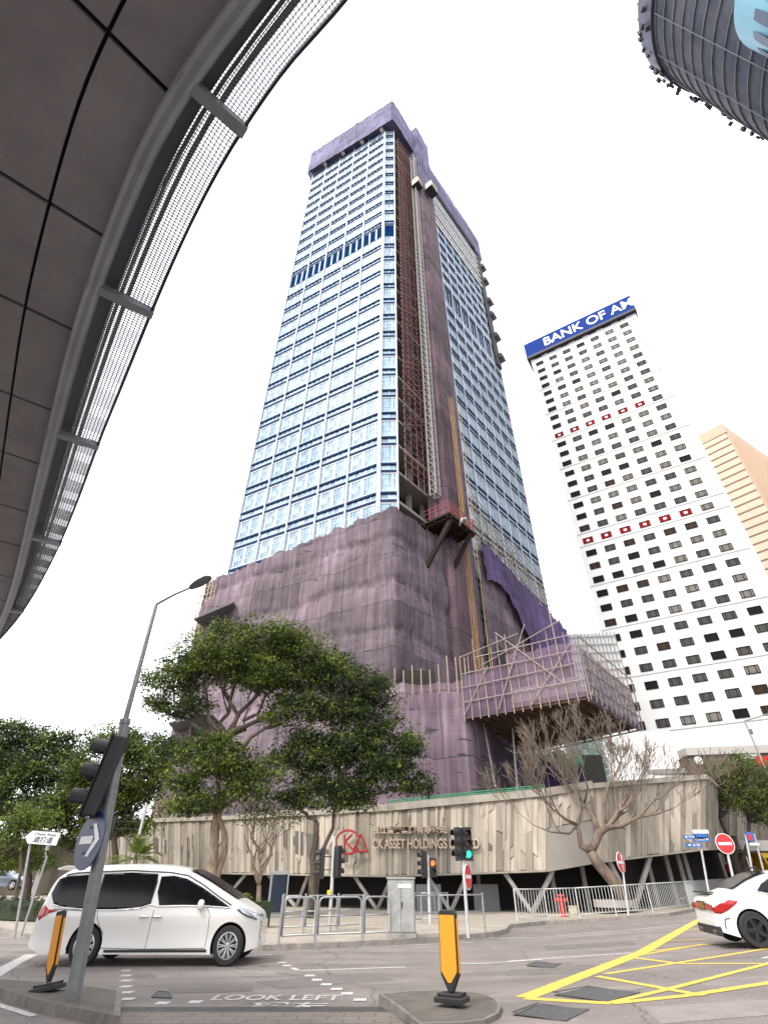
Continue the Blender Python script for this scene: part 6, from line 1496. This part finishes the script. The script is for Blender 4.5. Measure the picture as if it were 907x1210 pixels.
def tree(name, label, cat, base, fork, cl_px, mats, bk_, trunk_r, seed, size=.16, lpc=26, dpm=5.5, clump=.45, extra=None, group=None, limbs=3, depth=.9):
    rnd = random.Random(seed); r = thing(name, label, cat, base, 0, group); rel = lambda p: Vector(p)-Vector(base)
    b = MB(); P, R_ = wobble(Vector((0,0,-.1)), rel(fork), trunk_r, trunk_r*.62, rnd, 8, .10); R_[0] *= 1.35; b.tube(P, R_, 10)
    if extra:
        for q in extra: P2, R2 = wobble(Vector((rnd.uniform(-.15,.15),.1,0)), rel(q), trunk_r*.6, trunk_r*.35, rnd, 8, .14); b.tube(P2, R2, 8)
    b.build('trunk', bk_, r, smooth=True)
    rv = random.Random(seed+100); cl_px = cl_px+[(u+rv.uniform(-.9,.9)*ru, v+rv.uniform(-.9,.9)*rv_, ru*rv.uniform(.25,.5), rv_*rv.uniform(.3,.55), Y+rv.uniform(-.6,.6)) for (u,v,ru,rv_,Y) in cl_px for _ in range(2)]; n0_ = len(cl_px)//3
    cls = []; lb_ = MB(); srcs = [rel(fork)]+([rel(q) for q in extra] if extra else [])
    for ic,(u,v,ru,rv,Y) in enumerate(cl_px):
        c, rr = px_c(u,v,ru,rv,Y,depth); vol = rr[0]*rr[1]*rr[2]; nc = max(8,int(dpm*vol**.72*3)); cls.append((c, rr, nc, lpc))
        if ic >= n0_: continue
        s0 = min(srcs, key=lambda s_: (s_-rel(c)).length); m_ = rel(c)-Vector((0,0,rr[2]*.3))
        P, R_ = wobble(s0, m_, trunk_r*.5, .05, rnd, 7, .35); lb_.tube(P, R_, 7)
        for k in range(limbs):
            a = P[rnd.randint(3,6)]; e = rel(c)+Vector((rnd.uniform(-.8,.8)*rr[0],rnd.uniform(-.8,.8)*rr[1],rnd.uniform(-.2,.7)*rr[2])); P2, R2 = wobble(a, e, .055, .012, rnd, 5, .4); lb_.tube(P2, R2, 5)
            for kk in range(3):
                a2 = P2[rnd.randint(2,4)]; e2_ = a2.lerp(e,.7)+Vector((rnd.uniform(-1,1),rnd.uniform(-1,1),rnd.uniform(0,1)))*.8; P3, R3 = wobble(a2, e2_, .022, .006, rnd, 3, .4); lb_.tube(P3, R3, 4)
    lb_.build('limbs', bark if bk_ is bark_pale else bk_, r, smooth=True)
    leaves('crown', cls, r, mats, size=size, clump=clump, seed=seed)
    return r
B1 = Vector((at(247,1080,30).x,30,.12)); F1 = at(257,958,30)
tree('broadleaf_tree','big spreading tree with twisted trunk, left one of the pair before the netting','tree',B1,F1,
     [(300,757,62,20,30),(352,768,42,26,30.5),(245,775,48,26,29.5),(200,802,36,22,29.5),(184,828,22,14,30),(272,790,60,22,30),(330,800,55,26,30.5),(385,790,30,26,31),(228,835,26,14,30),
      (225,888,30,26,29),(262,902,42,26,29),(215,925,24,16,29.5),(305,912,36,24,29.5),(285,935,30,14,29),(350,838,42,18,30.5),(194,880,14,16,30),(240,948,34,14,29),(205,952,18,10,29.5)], [lf1,lf2], bark_pale, .30, 5, extra=[at(272,900,30),at(262,880,30)], dpm=11, size=.2, clump=.5, lpc=34, group='street trees before the hoarding')
B2 = Vector((at(366,1075,31).x,31,.12)); F2 = at(374,972,31)
tree('broadleaf_tree','dark dense tree with slender trunk by the logo, right one of the pair','tree',B2,F2,
     [(405,805,48,24,31),(440,822,32,20,31),(400,838,46,24,31),(445,858,36,22,31),(478,880,26,18,31),(420,880,48,24,31),(380,895,36,24,31),(450,905,42,20,31),(482,928,24,14,31),(425,930,38,18,31),(375,925,32,16,31),(340,895,26,16,31),(360,868,20,14,31),(345,945,22,12,31),(400,948,34,12,31)], [lf2,lf1], bark, .22, 9, dpm=12, size=.2, clump=.5, lpc=34, extra=[at(400,945,31)], group='street trees before the hoarding')
# slim pale tree
B3 = Vector((at(307,1072,31).x,31,.12))
r = thing('slim_tree','slim pale-barked tree forking low behind the hedge','tree',B3); b = MB(); rnd = random.Random(3); fk = at(306,1046,31)-B3
b.tube([(0,0,-.1),fk],[.13,.11],8)
for (u,v,rr) in [(296,960,.02),(304,950,.02),(316,955,.02),(326,965,.02),(334,975,.015),(288,985,.015)]:
    P, R_ = wobble(fk, at(u,v,31)-B3, .075, rr, rnd, 8, .25); b.tube(P, R_, 6)
    for k in range(4):
        a = P[rnd.randint(3,7)]; P2,R2 = wobble(a, a+Vector((rnd.uniform(-.9,.9),rnd.uniform(-.5,.5),rnd.uniform(.5,1.4))), .025,.006,rnd,4,.4); b.tube(P2,R2,4)
b.build('trunk', bark_pale, r, smooth=True)
leaves('crown', [(at(u,v,31),(1.0,.8,.6),26,16) for u,v in ((296,958),(318,952),(335,968),(305,968))], r, [lf3,lf1], seed=8, size=.14)
# left background trees
tree('background_tree','dark tree filling the far left edge of the street','tree',Vector((at(30,1070,46).x,46,.1)),at(40,985,46),
     [(20,872,34,18,46),(60,880,30,20,46),(0,905,40,26,46),(45,915,42,26,45),(85,905,26,22,46),(10,950,40,24,45),(-30,930,40,40,46),(60,950,36,22,44)], [lf2,lf1], bark, .3, 14, size=.28, clump=.7, dpm=8, lpc=34, group='trees beyond the left side of the road')
tree('background_tree','lighter tree behind the signal head and lamp post','tree',Vector((at(140,1070,42).x,42,.1)),at(135,990,42),
     [(130,880,36,22,42),(165,885,30,20,42),(185,905,16,18,42),(105,915,34,22,42),(150,920,36,26,42),(85,945,30,20,42),(130,950,34,22,42),(100,985,30,18,42),(155,975,26,16,42),(175,935,18,16,42),(60,965,26,14,41)], [lf1,lf2], bark, .28, 15, size=.26, clump=.6, dpm=9, lpc=34, group='trees beyond the left side of the road')
tree('background_tree','low yellowish leafy tree at the left behind the street name sign','tree',Vector((at(22,1070,38).x,38,.1)),at(26,1000,38),
     [(20,965,24,18,38),(0,1010,40,22,40),(40,1020,30,16,40),(-30,1000,30,30,40),(48,975,20,14,38),(5,985,20,16,38),(30,992,24,12,38)], [lf4,lf1], bark, .12, 16, size=.2, clump=.45, dpm=9, lpc=28, group='trees beyond the left side of the road')
# palm-like plant
B5 = Vector((at(165,1050,27).x,27,.12)); r = thing('palm','small fan palm with pale green fronds above the van roof','palm',B5); rnd = random.Random(17)
hub = at(160,1016,27)-B5; b = MB(); b.tube([(0,0,-.05),hub],[.13,.1],8); b.build('trunk', bark, r, smooth=True)
for k in range(24):
    az = rnd.uniform(0,2*pi); el = rnd.uniform(.1,1.3); L_ = rnd.uniform(1.0,1.7); b = MB(); d = Vector((cos(az)*cos(el),sin(az)*cos(el),sin(el))); side = d.cross(Vector((0,0,1))).normalized()
    pts = [hub+d*L_*t+Vector((0,0,-.6*L_*t*t*cos(el))) for t in (0,.25,.5,.75,1)]
    b.tube(pts,[.014,.012,.01,.008,.004],4)
    for j in range(22):
        t = .3+.7*j/22; p = hub+d*L_*t+Vector((0,0,-.6*L_*t*t*cos(el))); 
        for s_ in (-1,1):
            e = p+side*s_*.34*(1.15-t*.6)+d*.22+Vector((0,0,-.1)); b.add([p-d*.015,p+d*.015,e],[(0,1,2)])
    b.build('frond', lf4 if k%2 else lf1, r)
# hedge and ground cover
def hedge(name, pts, w_, h, label, mats, seed):
    r = thing(name, label, 'hedge', pts[0], 0, 'hedges along the pavement'); cl = []
    for a,c in zip(pts[:-1],pts[1:]):
        L_ = (c-a).length; k = max(1,int(L_/.5))
        for i in range(k): cl.append((a.lerp(c,(i+.5)/k)+Vector((0,0,h*.5)),(.42,w_*.5,h*.5),22,22))
    leaves('foliage', cl, r, mats, size=.09, clump=.14, seed=seed)
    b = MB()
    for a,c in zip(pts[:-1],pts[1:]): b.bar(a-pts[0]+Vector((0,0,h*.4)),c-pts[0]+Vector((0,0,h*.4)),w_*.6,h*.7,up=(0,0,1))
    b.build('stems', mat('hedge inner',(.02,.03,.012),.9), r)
g0 = G(236,1098,.12); g1 = G(316,1096,.12); hedge('hedge',[g0,g1],1.2,1.05,'bright green clipped hedge behind the nose of the van',[lf4,lf1],31)
g0 = at(-30,1085,30); g1 = at(60,1092,28); g0.z=g1.z=.12; hedge('hedge',[g0,g1],1.2,.95,'dark low hedge at the left beside the tail of the van',[lf2,lf2],32)
# bare tree with sculptural limbs
BB = Vector((at(738,1056,33.2).x, 33.2, gz(17,33)+.12)); r = thing('bare_tree','leafless leaning tree with fan of twigs before the right part of the hoarding','tree',BB)
bbk = mat('bare bark',(.2,.155,.12),.9,col2=(.09,.06,.045),scale=5,bump=.8,bscale=10,stretch=(1,1,.4)); rnd = random.Random(40)
def wp(u,v,dy=0): return at(u,v,33.2+dy)-BB
tk = MB(); tw_ = MB()
tk.tube([wp(742,1074),wp(733,1052),wp(718,1034),wp(704,1018),wp(697,1006)],[.36,.33,.3,.27,.25],12)
main = [([wp(697,1006),wp(686,999),wp(684,985),wp(682,975)],[.2,.17,.14,.12]), ([wp(697,1006),wp(702,997),wp(708,984),wp(716,978)],[.24,.22,.2,.17]),
        ([wp(716,978),wp(735,976,-.5),wp(752,966,-1)],[.15,.1,.07]), ([wp(708,984),wp(700,965,.5),wp(690,950,1)],[.15,.11,.08]), ([wp(716,978),wp(712,955,.3),wp(718,930,.3)],[.13,.1,.07]),
        ([wp(682,975),wp(668,968,-.4),wp(655,958,-.8)],[.1,.08,.05]),([wp(682,975),wp(672,985,-.3),wp(650,983,-.6),wp(630,975,-1)],[.08,.06,.04,.02]),([wp(716,978),wp(732,962,.5),wp(742,940,.8)],[.12,.09,.06]),([wp(690,950,1),wp(676,935,1.2),wp(664,922,1.4)],[.08,.06,.045]),
        ([wp(690,950,1),wp(694,930,.6),wp(688,912,.4)],[.07,.05,.04]),([wp(752,966,-1),wp(775,962,-1.4),wp(795,955,-1.6)],[.07,.045,.025])]
tips = []
for P, R_ in main: tk.tube(P, R_, 8); tips.append((P[-1], (P[-1]-P[-2]).normalized(), R_[-1]))
cnt = 0
cen = wp(712,960)
def grow(p, d, r_, depth):
    global cnt
    if depth == 0 or cnt > 4200: return
    L_ = {6:1.25,5:1.0,4:.8,3:.62,2:.48,1:.36}[depth]*rnd.uniform(.7,1.25)
    pts = [p]; dd = d.copy(); k = 4 if depth > 2 else 3
    for i in range(k):
        dd = (dd+Vector((rnd.uniform(-1,1),rnd.uniform(-1,1),rnd.uniform(-.7,1)))*.28+Vector((0,0,.07))).normalized(); pts.append(pts[-1]+dd*L_/k)
    r1 = r_*.66; tw_.tube(pts, [r_+(r1-r_)*i/k for i in range(k+1)], 5 if depth > 3 else 4, False); cnt += 1
    nb2 = rnd.choice([3,3,3,2]) if depth > 1 else 0
    for i in range(nb2):
        q = pts[-1] if i < 2 else pts[rnd.randint(1,k-1)]; out = (q-cen); out = out.normalized() if out.length > .1 else Vector((0,0,1))
        nd = (dd+Vector((rnd.uniform(-1,1),rnd.uniform(-1,1),rnd.uniform(-.6,.8)))*.75+out*.28).normalized(); grow(q, nd, max(.013,r1*.8), depth-1)
for p, d, r_ in tips: grow(p, d, r_*.9, 6)
extra_t = [(P[1]+(P[2]-P[1])*.5, Vector((rnd.uniform(-1,1),rnd.uniform(-.5,.5),1)).normalized(), .05) for P,R_ in main[2:]]
for p,d,r_ in extra_t: grow(p,d,r_,6)
print('twigs', cnt)
tk.build('trunk', bbk, r, smooth=True); tw_.build('limbs', mat('twig brown',(.21,.165,.13),.85,var=.4,scale=1.5), r, smooth=True)
b = MB(); q = Vector((at(727,1075,33.2).x,33.0,gz(17,33)+.12)); b.lathe([(1.1,0),(1.1,.3),(.95,.3),(.95,.2),(.01,.2)],(0,0,0),'Z',30); o = b.build('tree_planter', concrete); o.location = q; tag(o,'low round concrete planter ring at the foot of the bare tree','planter')
# leafy tree at right edge
BR_ = Vector((at(866,1040,40).x,40,.7)); FR_ = at(866,988,40)
tree('street_tree','small-leaved olive tree with crooked limbs at the right edge','tree',BR_,FR_,
     [(845,912,20,12,40),(870,905,26,14,40),(897,915,26,18,40),(850,930,18,14,40),(875,930,28,18,40),(905,940,24,22,40),(880,950,22,16,40),(862,945,14,10,40),(900,965,18,12,40),(925,930,30,30,40)], [lf3,lf1], mat('black bark',(.035,.028,.024),.9), .28, 51, size=.17, clump=.6, dpm=8, lpc=30, extra=[at(850,965,40),at(885,970,40)], limbs=5)
